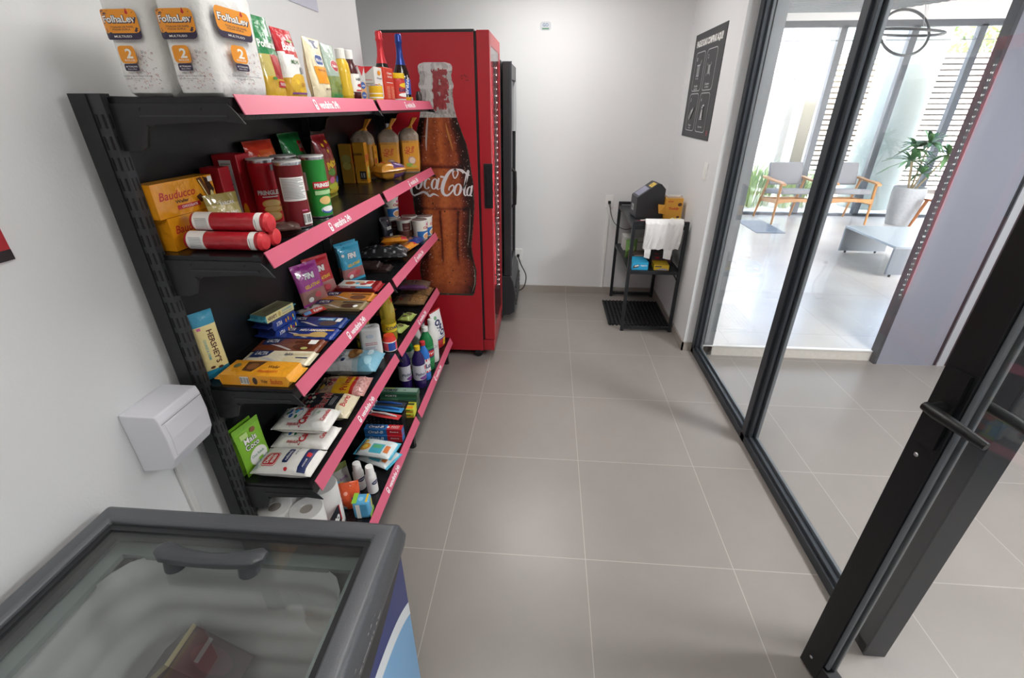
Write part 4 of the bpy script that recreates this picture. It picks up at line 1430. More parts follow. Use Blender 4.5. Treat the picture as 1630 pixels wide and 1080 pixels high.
rb = carton('seasoning_box', .105, .035, .135, M('#d8432c', .4), [('r', .1, .55, .9, .92, K('#c8372a')), ('t', 'Creme', .55, .84, .5, .07, W_), ('t', 'Arroz', .55, .74, .5, .07, W_), ('r', .15, .55, .85, .57, W_)] + lines(.12, .08, .45, .45, 8, K('#f0b090')) + lines(.55, .08, .88, .45, 8, K('#f0b090')), bevel=.002)
put(rb, -.365, -.158, S1, 86, label='orange red box with white print on the top shelf', cat='box')
jr = bottle('sauce_jar', [(.032, 0, M('#e9e2da', .3)), (.036, .006), (.037, .012, M('#c63a30', .3)), (.037, .088), (.034, .098)], M('#c63a30', .3), [('t', 'Extrato', .5, .5, 1.1, .22, NV, {'b': .03}), ('e', .5, .76, .5, .14, YL), ('e', .4, .2, .5, .12, W_)], (.0372, .014, .086, M('#cf3b33', .35)), 24, None, [(.036, .097), (.037, .1), (.037, .117), (.035, .119)], M('#efc822', .35))
put(jr, -.345, -.055, S1, 90, label='round jar with yellow lid and red label on the top shelf', cat='jar')
def sparkling(foil, liquid, lab, D):
    o = bottle('sparkling_wine_bottle', [(.036, 0), (.041, .006), (.042, .02), (.042, .115), (.038, .14), (.024, .175), (.0165, .20), (.0155, .205)], liquid, D, (.0425, .035, .105, lab), 28)
    f = MB().lathe([(.0268, .17), (.0185, .20), (.0155, .23), (.0155, .262), (.0185, .268), (.0185, .274), (.0165, .280), (.0175, .298), (.013, .306), (.001, .307)], 24, foil)
    f.obj('foil', o)
    return o
sr = sparkling(M('#d2323a', .3, .3), M('#161d16', .12), M('#1c1416', .4), [('t', 'Sidra', .5, .5, .8, .3, YL)])
put(sr, -.46, .10, S1, 80, label='dark bottle with red foil neck behind the orange red box', cat='bottle')
sb = sparkling(M('#27408f', .28, .45), M('#20130f', .1), M('#2f56b4', .35), [('t', 'Cereser', .3, .5, 1.3, .35, W_, {'s': .3, 'r': 80}), ('r', 1.05, 0, 1.5, 1, W_)])
put(sb, -.395, .205, S1, 70, label='dark bottle with blue foil neck on the top shelf', cat='bottle')
tg = MB().lathe([(.016, 0), (.017, .03), (.010, .05), (.0, .055)], 14, M('#2a201c', .3))
put(tg.obj('spice_bottle'), -.325, .255, S1, 90, label='tiny dark bottle at the far end of the top shelf', cat='bottle')
sy = carton('broth_box', .062, .045, .020, M('#e2b21f', .4), [('r', .62, .2, .9, .85, CYN), ('t', 'CALDO', .3, .5, .4, .4, RD)], bevel=.001)
put(sy, -.325, .02, S1, 90, label='small yellow box lying before the yellow lidded jar', cat='box')

# ------------------------------------------------------------------ second shelf
WY = film('#f0a01e')
def wafer_art(flav, c):
    return [('t', 'Bauducco', .36, .62, .58, .24, RD, {'s': .25, 'b': .01}), ('t', 'Wafer', .40, .40, .22, .10, BRN, {'b': .03}), ('r', .30, .16, .68, .29, c), ('t', flav, .5, .225, .26, .07, W_),
            ('p', [(.64, .42), (.72, .50), (.78, .34), (.70, .22)], BRN), ('p', [(.72, .95), (.80, .98), (.92, .30), (.84, .26)], K('#6a3d22')), ('p', [(.74, .9), (.76, .9), (.86, .3), (.84, .3)], K('#f2e0a0')), ('p', [(.83, .98), (.90, .92), (.98, .55), (.90, .28)], K('#3d2115')), ('e', .92, .35, .03, .18, K('#efe29a')), ('r', .90, .80, .98, .96, W_)]
wf = carton('wafer_pack', .205, .046, .082, WY, wafer_art('CHOCOLATE', RD), bevel=.004)
put(wf, -.566, -1.342, S2 + .083, 87, label='orange wafer pack resting on another one at the shelf end', cat='biscuits')
w2 = carton('wafer_pack', .19, .05, .082, WY, wafer_art('BAUNILHA', PUR)[:4] + [('r', .35, .16, .75, .29, PUR)], bevel=.004)
put(w2, -.566, -1.33, S2, 86, label='orange wafer pack beneath the other wafer pack', cat='biscuits')
gb = pouch('cheese_pouch', .095, .118, .03, lambda u, v: film('#a08f4c') if v > .75 else film('#c7b878'), [('t', 'DE PLANO', .55, .55, .6, .09, W_, {'b': .02}), ('t', 'FAROFA', .6, .78, .45, .08, W_), ('e', .4, .22, .4, .16, K('#dccf9a'))], stand=True, seed=6, wob=1.5)
put(gb, -.495, -1.275, S2, 68, rx=-6, label='small gold green pouch standing before the orange wafer packs', cat='pouch')
TUB = M('#b3202c', .3, 0, 'film', .3)
def tube_pack():
    m = MB()
    r = .0235
    m.lathe([(.012, -.1), (.022, -.098), (r, -.092), (r, .092), (.022, .098), (.010, .102)], 24, TUB, axis='x')
    m.lathe([(.024, .0945, M('#d8323a', .35)), (.025, .098), (.02, .106), (.004, .110)], 16, axis='x')
    for a, b in ((-.09, -.045), (.072, .088)):
        m.grid(lambda u, v, a=a, b=b: (a + (b - a) * u, -(r + .0006) * math.cos(PI * (v - .35) * .8), (r + .0006) * math.sin(PI * (v - .35) * .8)), 4, 12, W_)
    for i in range(7):
        z = -.012 + i * .004
        m.add([(-.086 + .004, -.0245, z), (-.05, -.0245, z), (-.05, -.0245, z + .0012), (-.082, -.0245, z + .0012)], [(0, 1, 2, 3)], GRY)
    m.add([(.076, -.0245, -.014), (.078, -.0245, -.014), (.078, -.0245, .012), (.076, -.0245, .012)], [(0, 1, 2, 3)], GRY)
    return m.obj('biscuit_roll')
tb = tube_pack()
put(tb, -.425, -1.405, S2, 0, label='red biscuit roll lowest of three at the shelf end', cat='biscuits')
dup(tb, -.424, -1.3545, S2, 0, label='red biscuit roll behind the lower one showing only its end')
dup(tb, -.415, -1.3785, S2 + .0422, 0, label='red biscuit roll resting on top of two others')
RBX = M('#b61f2a', .4)
r1 = carton('biscuit_box', .056, .05, .178, RBX, [('r', 0, 0, 1, .32, ORG), ('e', .5, .36, .5, .1, RD), ('t', 'Balducco', .42, .62, .42, .06, K('#e8b0a8'), {'r': 80, 's': .2})], bevel=.002)
put(r1, -.558, -1.192, S2, 2, label='red box with orange foot beside the box with white panel', cat='box')
r2 = carton('biscuit_box', .074, .07, .190, RBX, [('r', .25, .12, .75, .92, W_)] + lines(.30, .18, .70, .88, 14, K('#b9a8a0')) + [('e', .95, .1, .12, .18, ORG)], bevel=.002)
put(r2, -.5625, -1.10, S2, 2, label='red box with white nutrition panel beside the red crisp can', cat='box')
def crisp_can(bodyc, front, name='crisp_can'):
    m = MB()
    r = .0385
    bm = M(bodyc, .28, .1)
    m.lathe([(.036, 0, STEEL), (.0385, .002), (.0385, .006, bm), (.0385, .180, STEEL), (.0395, .183), (.0395, .188), (.036, .189), (.034, .187)], 36)
    m.lathe([(.0392, .188, M('#e8e6e2', .35)), (.0392, .192), (.036, .1925), (.001, .1925)], 36)
    m.dec(front, 2 * r, .185, cyl_S(r + .0004))
    return m.obj(name)
chips = [('e', .50, .34, .36, .07, K('#e3b765')), ('e', .54, .35, .30, .05, K('#f0cf8a')), ('e', .54, .25, .36, .06, K('#d9a850')), ('e', .50, .26, .28, .04, K('#efcb84')), ('e', .46, .14, .34, .08, K('#e0b15a')), ('e', .48, .15, .27, .055, K('#f1d08c'))]
pf = chips + [('t', 'PRINGLES', .5, .52, .86, .075, W_, {'b': .05}), ('r', .22, .445, .78, .462, W_), ('r', .72, .86, 1.0, .95, GRY)]
c1 = crisp_can('#cf2230', pf)
put(c1, -.482, -1.085, S2, 40, label='bright red crisp can with potato crisps print', cat='can')
nut = [('r', .02, .44, .98, .80, W_)] + lines(.08, .47, .92, .78, 14, GRY) + bars(.62, .06, .98, .24, 9) + [('r', .6, .28, .8, .30, PNK)]
c2 = crisp_can('#7d2027', nut)
put(c2, -.372, -1.135, S2, 38, label='dark red can showing its white nutrition table', cat='can')
c3 = crisp_can('#2f9a3f', [('e', .55, .30, .28, .07, K('#e8c27a')), ('e', .6, .14, .32, .06, W_), ('e', .6, .14, .24, .035, K('#d9d4c0')), ('e', .6, .135, .3, .06, K('#3f62b0')), ('e', .6, .15, .26, .045, W_), ('r', .15, .40, 1.1, .47, K('#a9d69a')), ('rr', .12, .50, 1.05, .62, .04, RD), ('t', 'PRINGLES', .58, .56, .82, .07, W_, {'b': .05}), ('r', -.45, .48, -.08, .78, W_)])
put(c3, -.372, -.985, S2, 58, label='green crisp can beside the dark red can', cat='can')
c4 = crisp_can('#4a1a1e', [('t', 'PRINGLES', .5, .52, .86, .075, K('#9a8a8a'), {'b': .05})])
put(c4, -.458, -.995, S2, 50, label='dark brown crisp can hidden behind the others', cat='can')
bb = pouch('sweet_bag', .10, .075, .03, lambda u, v: film('#4a302a') if u > .25 else film('#3a6a9a'), [('t', 'cookies', .55, .5, .5, .2, K('#8a6a5a'))], lie=True, seed=8, wob=2)
put(bb, -.365, -1.245, S2, 30, label='small brown sweet bag lying before the cans', cat='bag')
s1 = pouch('snack_bag', .15, .232, .05, lambda u, v: film('#d9402a') if v > .85 or u < .3 else film('#e2622a'), [('p', [(.16, .62), (.24, .70), (.32, .62), (.28, .60), (.24, .65), (.2, .60)], YL), ('p', [(.16, .74), (.24, .82), (.32, .74), (.28, .72), (.24, .77), (.2, .72)], YL), ('t', 'Chips', .72, .72, .4, .14, YL, {'b': .04}), ('t', 'Chips', .72, .72, .34, .10, BKI, {'b': .02})], seed=9, wob=1.4)
put(s1, -.555, -.925, S2, 86, rx=-6, label='orange red snack bag standing behind the crisp cans', cat='bag')
s2 = pouch('snack_bag', .15, .245, .055, film('#23783d'), [('rr', .56, .72, .84, .88, .05, RD), ('t', 'SNACK', .7, .80, .2, .06, W_), ('t', 'CLÁSSICA', .62, .62, .4, .05, K('#bfe0c4'))], seed=10, wob=1.6)
put(s2, -.553, -.715, S2, 90, rx=-6, label='green snack bag standing behind the green can', cat='bag')
s3 = pouch('snack_bag', .135, .235, .06, lambda u, v: film('#8f1f27') if v > .62 else (film('#a8a03a') if v < .3 else film('#a3492e')), [('e', .3, .84, .07, .03, YL), ('e', .62, .88, .07, .03, YL), ('e', .45, .74, .08, .03, YL), ('t', 'Mix', .5, .55, .7, .12, YL, {'b': .05, 'r': 10}), ('e', .35, .42, .2, .06, K('#5f8f35')), ('e', .7, .28, .16, .06, K('#3f5fa0')), ('e', .4, .2, .3, .05, K('#c9d04a')), ('e', .55, .12, .4, .05, K('#d9c23c')), ('e', .25, .3, .1, .05, PNK)], seed=12, wob=1.3)
put(s3, -.482, -.645, S2, 94, rx=-4, label='maroon and yellow snack bag beside the orange cracker boxes', cat='bag')
CRK = M('#d98f1d', .4)
fk = [('t', 'Torrada', .5, .62, .62, .42, RD, {'r': 90, 's': .2}), ('e', .55, .30, .35, .12, K('#d9d07a')), ('e', .5, .18, .3, .08, K('#b8c060'))]
lk = [('t', 'TORRADAS', .35, .72, .22, .26, BRN, {'r': 90}), ('r', .35, .10, .92, .30, BKI), ('r', .45, .14, .55, .26, GRY), ('r', .65, .14, .8, .26, GRY), ('r', .4, .07, .9, .085, BRN)]
k1 = carton('cracker_box', .048, .052, .178, CRK, fk, Lt=lk, bevel=.002, faces={'l': M('#b8801f', .4)})
put(k1, -.502, -.232, S2, 94, label='orange cracker box with dark panel before the bread bags', cat='box')
k2 = carton('cracker_box', .044, .056, .172, CRK, fk, Lt=[('e', .5, .62, .4, .12, K('#8f8a4a')), ('e', .5, .45, .35, .1, K('#a89a50'))], bevel=.002, faces={'l': M('#9a6f22', .4)})
put(k2, -.566, -.240, S2, 94, label='orange cracker box half hidden at the shelf back', cat='box')
BRD = M('#c98b35', .3, 0, 'film', .25)
def bread_bag(seed, tie):
    r = random.Random(seed)
    m = MB()
    w, d, h = .105, .095, .185
    cl = M('#9c8a78', .25, 0, 'film', .4)
    def S(u, v):
        a = 2 * PI * u
        n = 5.0
        c, s_ = math.cos(a), math.sin(a)
        k = (abs(c) ** n + abs(s_) ** n) ** (-1 / n)
        if v < .66:
            z = h * v / .66
            q = min(1, .90 + z * 3)
        elif v < .9:
            t = (v - .66) / .24
            z = h + .045 * t
            q = math.cos(t * 1.42) * .9 + .1
        else:
            t = (v - .9) / .1
            z = h + .045 + .045 * t
            q = .12 + .16 * t
        wob = 1 + .025 * math.sin(7 * a + 9 * v + seed) + .02 * math.sin(13 * v + 3 * a)
        lean = max(0, v - .85) * tie * .3
        return (w / 2 * k * c * q * wob + lean, d / 2 * k * s_ * q * wob, z)
    def mt(u, v):
        if v > .86: return film('#d98f2a')
        if v > .58: return cl
        a = u * 4
        return BRD if v > .03 else cl
    m.grid(S, 40, 46, mt)
    zz = h * .78
    m.dec([('r', .04, .05, .96, .98, M('#dc9a2c', .35)), ('t', 'PÃO', .32, .72, .42, .22, RD, {'r': 78, 'b': .02}), ('t', 'Forma', .62, .74, .40, .14, RD, {'r': 78}), ('e', .55, .36, .24, .14, K('#b58a86')), ('e', .58, .36, .18, .11, K('#dcc6b4')), ('e', .38, .2, .2, .07, K('#8fae4a')), ('e', .66, .14, .2, .05, K('#c9b04a'))], w * .84, zz, lambda a, b, l: (a, -d / 2 * 1.035 - .0006 - l, b + .012))
    m.dec([('r', .02, .03, .98, .98, M('#dc9a2c', .35)), ('t', 'Pão', .5, .78, .5, .1, RD), ('e', .4, .5, .25, .1, K('#b0453c')), ('e', .6, .3, .3, .1, K('#7f9a3c')), ('e', .5, .15, .35, .08, YL)], d * .80, zz, lambda a, b, l: (w / 2 * 1.035 + .0006 + l, a, b + .012))
    return m.obj('bread_bag', smooth=60)
b1 = bread_bag(1, .9)
put(b1, -.385, .19, S2, 20, label='bread bag with twisted orange top at the shelf front', cat='bread')
dup(b1, -.450, .035, S2, 18, label='bread bag in the middle of the row of three')
dup(b1, -.538, -.088, S2, 6, label='bread bag at the back, behind the orange cracker boxes')
bl = pouch('bun_bag', .17, .10, .075, lambda u, v: film('#c98a2e') if v < .12 or u < .48 else film('#5d3a72'), [('t', 'BISNAGA', .72, .6, .3, .16, K('#d9c8e0'), {'s': .3}), ('e', .2, .5, .1, .2, K('#d9a23c')), ('t', 'Pão', .3, .6, .15, .16, RD), ('e', .93, .4, .06, .3, K('#d8b890'))], lie=True, seed=14)
put(bl, -.408, -.128, S2, 62, label='orange and purple bun bag lying before the bread bags', cat='bread')

# ------------------------------------------------------------------ third shelf
HB = lambda u, v: film('#2f93b5') if v > .80 or v < .13 else film('#ecdc9c')
hs = pouch('chocolate_bar', .068, .205, .018, HB, [('t', "HERSHEY'S", .62, .47, 1.55, .085, BRN, {'r': -90, 'b': .03}), ('t', 'COOKIES & CREME', .30, .45, .95, .035, K('#3f9fb0'), {'r': -90}), ('e', .3, .17, .1, .02, BRN), ('e', .62, .14, .1, .02, BRN), ('r', .15, .75, .3, .79, PNK)], seed=16, wob=.5)
put(hs, -.574, -1.395, S3, 62, rx=-2, label='cream and blue chocolate bar standing upright against the shelf back', cat='chocolate bar')
h2 = bar('chocolate_bar', .165, .065, .026, film('#dfe0b8'), [('r', 0, .0, 1, .9, K('#8d8c6a')), ('t', 'HERSHEYS', .5, .5, .6, .3, K('#6b6048'))], [('r', 0, 0, 1, 1, K('#efe3a4')), ('t', "HERSHEY'S", .20, .5, .32, .5, BRN, {'b': .03}), ('e', .46, .5, .05, .35, K('#d9c070')), ('t', 'COOKIES', .74, .66, .36, .28, CYN), ('t', 'barra de creme', .74, .3, .36, .2, GRY)], mf=film('#58b0c4'))
put(h2, -.553, -1.105, S3 + .0685, 78, rx=0, label='cream and blue chocolate bar lying on the blue biscuit packs', cat='chocolate bar')
bis = bar('biscuit_pack', .155, .075, .033, film('#23429a'), [('t', 'Bis', .4, .5, .3, .7, K('#c9c6a0'), {'b': .04}), ('e', .72, .5, .1, .35, K('#4f6b3f')), ('r', .0, .1, .15, .9, K('#3a3f52'))], [('t', 'XTRA', .25, .55, .25, .45, W_, {'s': .2}), ('e', .55, .5, .03, .22, ORG), ('e', .66, .6, .03, .22, YL), ('e', .76, .4, .03, .22, RD), ('e', .88, .6, .03, .22, YL), ('e', .9, .25, .03, .2, CYN)], mf=film('#1d2f70'), fin=.018)
put(bis, -.548, -1.10, S3, 78, label='blue biscuit pack lowest under the cream chocolate bar', cat='biscuits')
dup(bis, -.55, -1.102, S3 + .0345, 78, label='blue biscuit pack sandwiched between chocolate bar and another pack')
wl = bar('wafer_bar', .243, .085, .034, film('#eda32a'), [('t', 'Wafer', .68, .62, .18, .2, BRN), ('p', [(.22, .9), (.5, .95), (.42, .25), (.26, .3)], K('#5a3a24')), ('e', .36, .6, .08, .22, K('#8a5a34')), ('t', 'Bauducco', .66, .32, .3, .16, K('#d9642a')), ('e', .12, .6, .05, .15, K('#6a6f52'))], [('t', 'Bauducco', .84, .5, .18, .5, K('#c8491f'), {'s': .2}), ('e', .52, .5, .035, .35, K('#3a2a20')), ('t', 'Wafer', .66, .5, .1, .35, BRN)] + bars(.30, .15, .43, .88, 8), mf=film('#f2ae3c'), fin=.016)
put(wl, -.4345, -1.402, S3, 0, label='orange wafer bar lying across the near end of the shelf', cat='wafer')
def lacta(c, c2, name, D=()):
    return bar('chocolate_tablet', .225, .082, .011, film(c), [('p', [(0, .45), (0, 1), (.32, 1), (.28, .62), (.16, .45)], NV), ('t', name, .15, .78, .2, .26, W_, {'s': .15, 'b': .02}), ('p', [(.15, .5), (.34, .42), (.62, .06), (.56, .04), (.3, .34)], K('#c9c2c0')), ('e', .75, .35, .17, .26, c2), ('r', .55, .68, .98, .82, c2)] + list(D), mf=film(c), fin=.010)
l1 = lacta('#e6dcc0', K('#d2c49c'), 'LACTA', [('t', 'laka', .62, .74, .14, .2, NV, {'s': .2}), ('r', .78, .42, .98, .5, NV)])
put(l1, -.440, -1.298, S3 + .001, 2, rx=1, label='white chocolate tablet beside the orange wafer bar', cat='chocolate tablet')
l2 = lacta('#7a3f26', K('#5a2a18'), 'LACTA', [('r', .80, .55, .94, .9, W_), ('e', .8, .2, .06, .1, K('#b5b06a'))])
put(l2, -.448, -1.213, S3 + .001, 2, rx=1, label='brown chocolate tablet beside the white tablet', cat='chocolate tablet')
l3 = lacta('#20398a', K('#caa766'), 'LACTA', [('t', 'MEU AMARGO', .6, .72, .5, .2, W_, {'b': .02}), ('p', [(.3, .3), (.9, .42), (.92, .1), (.35, .16)], K('#c9a867'))])
put(l3, -.438, -1.122, S3 + .001, 1, rx=1, label='blue chocolate tablet with gold ribbon print', cat='chocolate tablet')
l4 = lacta('#1d3a7c', K('#5a4a48'), 'LACTA', [('r', .5, .62, .82, .86, K('#5fa3c9')), ('t', 'AO LEITE', .66, .74, .24, .14, W_), ('r', .86, .5, .96, .85, W_)])
put(l4, -.443, -1.030, S3 + .001, 1, rx=1, label='blue chocolate tablet with pale blue box print', cat='chocolate tablet')
kd = pouch('chocolate_bag', .10, .075, .018, lambda u, v: film('#d63a2c') if v < .32 else film('#d9d4cf'), [('r', .04, .06, .34, .28, K('#6f9fd0')), ('t', 'Kinder', .66, .18, .4, .16, W_), ('e', .3, .6, .08, .1, BRN), ('e', .62, .7, .1, .1, BRN), ('e', .5, .5, .06, .08, BRN)], lie=True, seed=18)
put(kd, -.515, -.925, S3, 60, label='white and red chocolate pack lying beside the purple candy bag', cat='chocolate bar')
def fini(c, c2, seed, tx=True):
    D = [('t', 'FINI', .5, .70, .42, .16, NV, {'b': .10, 's': .2}), ('t', 'FINI', .5, .70, .40, .14, W_, {'b': .05, 's': .2}), ('t', 'GELATINAS', .52, .47, .62, .08, YL, {'b': .03, 'r': 6, 's': .2}), ('e', .12, .74, .06, .04, W_), ('e', .3, .94, .02, .015, BKI), ('e', .42, .2, .3, .10, c2), ('e', .3, .15, .1, .06, W_), ('e', .6, .22, .12, .07, K('#c9505a'))]
    return pouch('candy_bag', .125, .17, .03, lambda u, v: film(c) if v > .36 or v < .06 else film('#a9746f'), D, seed=seed, wob=1.5)
f1 = fini('#a83a95', K('#8f6b62'), 20)
put(f1, -.535, -.835, S3, 66, rx=-14, label='purple candy bag leaning back on the shelf', cat='candy')
f2 = fini('#c01f30', K('#a83a42'), 21)
put(f2, -.535, -.745, S3, 64, rx=-12, label='red candy bag half hidden behind the purple one', cat='candy')
f3 = fini('#34a3c9', K('#d9707c'), 22)
put(f3, -.486, -.548, S3, 64, rx=-6, label='sky blue candy bag in front of its twin', cat='candy')
dup(f3, -.518, -.512, S3, 64, rx=-4, label='sky blue candy bag behind, showing only its top')
l5 = lacta('#c9802a', K('#6a3a1c'), 'LACTA')
put(l5, -.43, -.772, S3 + .001, 1, rx=1, label='orange brown chocolate tablet beside the red and white pack', cat='chocolate tablet')
l6 = lacta('#8d7a56', K('#4a2f20'), 'LACTA', [('e', .88, .3, .05, .14, W_)])
put(l6, -.43, -.862, S3 + .001, 1, rx=1, label='beige chocolate tablet in front of the orange brown one', cat='chocolate tablet')
ar = bar('cookie_pack', .205, .105, .022, film('#8a1f22'), [('r', 0, .30, .86, 1, W_), ('e', .25, .66, .13, .18, K('#c9642a')), ('e', .5, .75, .12, .14, K('#d9b48a')), ('e', .62, .55, .09, .12, K('#b03030')), ('e', .45, .62, .05, .1, CYN), ('e', .76, .75, .1, .2, K('#c43a30')), ('t', 'Nesfit', .24, .14, .3, .14, W_, {'s': .2, 'b': .02}), ('r', .52, .04, .94, .2, CYN)], [('r', 0, 0, 1, 1, K('#7a1a1f'))], mf=film('#a3242a'))
put(ar, -.425, -.662, S3 + .001, 1, label='red and white cookie pack with blue stripe', cat='cookies')
dk = bar('chocolate_tablet', .19, .085, .018, film('#2e211f'), [('t', 'CACAU 70', .55, .5, .4, .2, K('#6a5560')), ('r', .1, .7, .4, .74, GRY)], mf=film('#3a2d2b'))
put(dk, -.455, -.395, S3, 2, label='dark chocolate tablet with grey edge by the price rail', cat='chocolate tablet')
dup(dk, -.50, -.415, S3 + .020, 8, label='dark chocolate tablet lying crosswise on another')
bc = pouch('candy_bag', .25, .15, .06, lambda u, v: film('#2a2a2c') if math.sin(u * 31) * math.sin(v * 19 + 1) < .55 else film('#8f9296'), [('p', [(.6, .5), (.8, .62), (.84, .4), (.66, .32)], K('#9fb4c4')), ('p', [(.3, .8), (.38, .95), (.42, .78)], W_)], lie=True, seed=25, wob=3)
put(bc, -.45, -.235, S3, 10, label='shiny black candy bag lying beside the dark chocolate', cat='candy')
oc = pouch('cookie_bag', .15, .10, .035, lambda u, v: film('#dd8d26') if v < .35 or u < .12 else film('#8f4a3c'), [('e', .55, .6, .2, .2, K('#b08a4a')), ('rr', .75, .12, .95, .3, .03, RD), ('e', .3, .65, .14, .14, K('#7a2f3a'))], lie=True, seed=26, wob=1.4)
put(oc, -.392, -.048, S3, 80, label='orange biscuit bag lying by the price rail', cat='biscuits')
dup(oc, -.510, -.050, S3, 86, label='orange biscuit bag lying deeper in behind its twin')
dup(oc, -.455, -.035, S3 + .036, 20, label='orange biscuit bag topmost of its pile')
nb = pouch('cookie_bag', .115, .10, .032, lambda u, v: film('#223a86') if v < .5 or u > .7 else film('#5f5a86'), [('e', .35, .65, .18, .18, K('#a5645a')), ('rr', .72, .3, .97, .55, .03, RD), ('e', .62, .75, .1, .1, K('#c49a4a'))], lie=True, seed=27, wob=1.3)
put(nb, -.385, .093, S3, 84, label='navy biscuit bag lying before the noodle cups', cat='biscuits')
vc = pouch('coffee_pouch', .085, .14, .035, film('#22222c'), [('t', 'VICIO', .55, .52, .6, .14, W_, {'b': .05}), ('t', 'MAX', .7, .22, .36, .11, W_, {'b': .05}), ('e', .6, .82, .05, .02, W_)], seed=28)
put(vc, -.552, .155, S3, 70, rx=-8, label='black pouch with white lettering standing beside the stacked noodle cups', cat='pouch')
def noodle_cup(blue):
    m = MB()
    lowm = M('#2f6fb5', .35) if blue else M('#6b4038', .35)
    m.lathe([(.034, 0, M('#e9e6df', .35)), (.035, .004, lowm), (.0385, .048, M('#e8e4da', .35)), (.0415, .098, W_), (.0435, .100), (.0435, .104), (.041, .1045, M('#b9a49c', .25, .4)), (.001, .106)], 32)
    S = lambda a, b, l: ((.0353 + .0066 * b / .1 + l) * math.sin(a / .037), -(.0353 + .0066 * b / .1 + l) * math.cos(a / .037), b)
    D = [('e', .62, .22, .34, .18, W_), ('e', .62, .20, .28, .14, K('#d9a070')), ('p', [(.2, .72), (.9, .88), (.95, .62), (.25, .50)], YL), ('t', 'Cup', .58, .66, .5, .18, RD, {'s': .2, 'b': .03}), ('e', .8, .84, .25, .08, PNK), ('r', -.5, .1, -.1, .85, K('#d8d4cc'))] if blue else [('r', .05, .50, .60, .92, K('#5f3030')), ('r', .16, .62, .48, .70, K('#8f6a60')), ('e', .95, .3, .3, .25, K('#7a4a3c')), ('e', .95, .28, .22, .18, K('#b9896a'))]
    m.dec(D, .076, .098, S)
    m.v = [(x * 1.1, y * 1.1, z * 1.12) for x, y, z in m.v]
    t = m.obj('noodle_cup')
    return t
nc = noodle_cup(True)
put(nc, -.370, .208, S3, 60, label='white and blue noodle cup at the front of the group', cat='noodle cup')
nm = noodle_cup(False)
put(nm, -.467, .212, S3, 55, label='white and brown noodle cup in the middle of the group', cat='noodle cup')
dup(nm, -.553, .262, S3, 60, label='white and brown noodle cup beneath the blue one')
dup(nc, -.553, .262, S3 + .1195, 55, label='white and blue noodle cup stacked on the brown one')
dup(nm, -.462, .310, S3, 60, label='white and brown noodle cup at the back')
dup(nc, -.364, .307, S3, 75, label='white and yellow noodle cup by the far end of the shelf')

# ------------------------------------------------------------------ fourth shelf
cc = pouch('coconut_bag', .106, .180, .014, lambda u, v: film('#86c332') if v < .90 else film('#7ab52c'), [('t', 'Mais', .46, .68, .50, .13, K('#245a2a'), {'b': .10}), ('t', 'Coco', .46, .55, .56, .13, K('#245a2a'), {'b': .10}), ('t', 'Mais', .46, .685, .48, .12, W_, {'b': .02}), ('t', 'Coco', .46, .555, .54, .12, W_, {'b': .02}), ('e', .55, .28, .36, .19, K('#c9dfa0')), ('e', .55, .28, .34, .18, W_), ('t', 'Coco Ralado', .53, .33, .5, .06, GRN), ('r', .5, .17, .68, .24, LGR), ('e', .64, .83, .10, .05, K('#8f5f3f')), ('r', .14, .76, .42, .86, K('#bfe08a'))], seed=30, wob=1.0)
put(cc, -.5515, -1.382, S4, 78, rx=-4, label='green coconut bag standing in front of its twin', cat='bag')
dup(cc, -.5725, -1.390, S4, 78, rx=-4, label='green coconut bag standing directly behind another one')
SUG = lambda u, v: M('#ebe9e4', .35, 0, 'film', .2)
def sugar(D, seed, t=.052):
    return pouch('sugar_bag', .124, .205, t, SUG, D, lie=True, seed=seed, wob=.6, seal=.008)
ca_ = [('e', .55, .74, .30, .17, K('#7fae9a')), ('e', .55, .74, .29, .163, W_), ('e', .40, .74, .1, .03, BLU), ('e', .62, .79, .12, .025, BLU), ('p', [(.66, .66), (.76, .70), (.80, .62), (.70, .60)], BLU), ('e', .74, .69, .09, .05, K('#a84a3a')), ('e', .52, .82, .08, .025, GRN), ('e', .36, .64, .07, .02, GRN), ('e', .6, .67, .12, .03, CYN),
      ('t', 'Caravelas', .52, .47, .88, .13, RD, {'b': .03}), ('t', '1k', .60, .29, .12, .05, K('#4f9a5a')), ('t', 'açúcar refinado', .62, .36, .4, .025, K('#8fae8a')), ('t', 'Caravelas', .52, .16, .55, .07, RD, {'b': .02}), ('t', 'Caravelas', .06, .6, .4, .06, K('#b0202a'), {'r': 90, 's': .2})]
sc_ = sugar(ca_, 31)
put(sc_, -.445, -1.228, S4 + .058, 91, rx=0, label='white sugar bag with red lettering on top of its pile', cat='sugar')
dup(sc_, -.445, -1.253, S4, 90, label='white sugar bag half hidden below the topmost bag')
dv = [('rr', .12, .62, .62, .86, .1, RD), ('rr', .14, .628, .60, .852, .09, W_), ('rr', .155, .634, .585, .846, .085, RD), ('t', 'Divino', .37, .78, .34, .075, W_, {'b': .03}), ('t', 'mais', .37, .70, .30, .07, W_, {'b': .03}), ('rr', .24, .44, .80, .53, .04, NV), ('t', 'refinado', .52, .485, .42, .045, W_, {'s': .2}), ('r', .02, .10, .98, .235, NV), ('t', 'AÇÚCAR', .30, .165, .3, .035, W_, {'s': .2}), ('rr', .52, .13, .68, .20, .03, RD), ('t', 'açúcar 1kg', .7, .38, .3, .03, NV), ('e', .06, .42, .04, .03, RD)]
for i in range(4):
    for j in range(5):
        dv.append(('r', .06 + .17 * i, .885 + .019 * j, .16 + .17 * i, .895 + .019 * j, K('#8a9cc0')))
sd = sugar(dv, 32)
put(sd, -.443, -1.382, S4, 90, label='white sugar bag with red badge and blue band at the shelf end', cat='sugar')
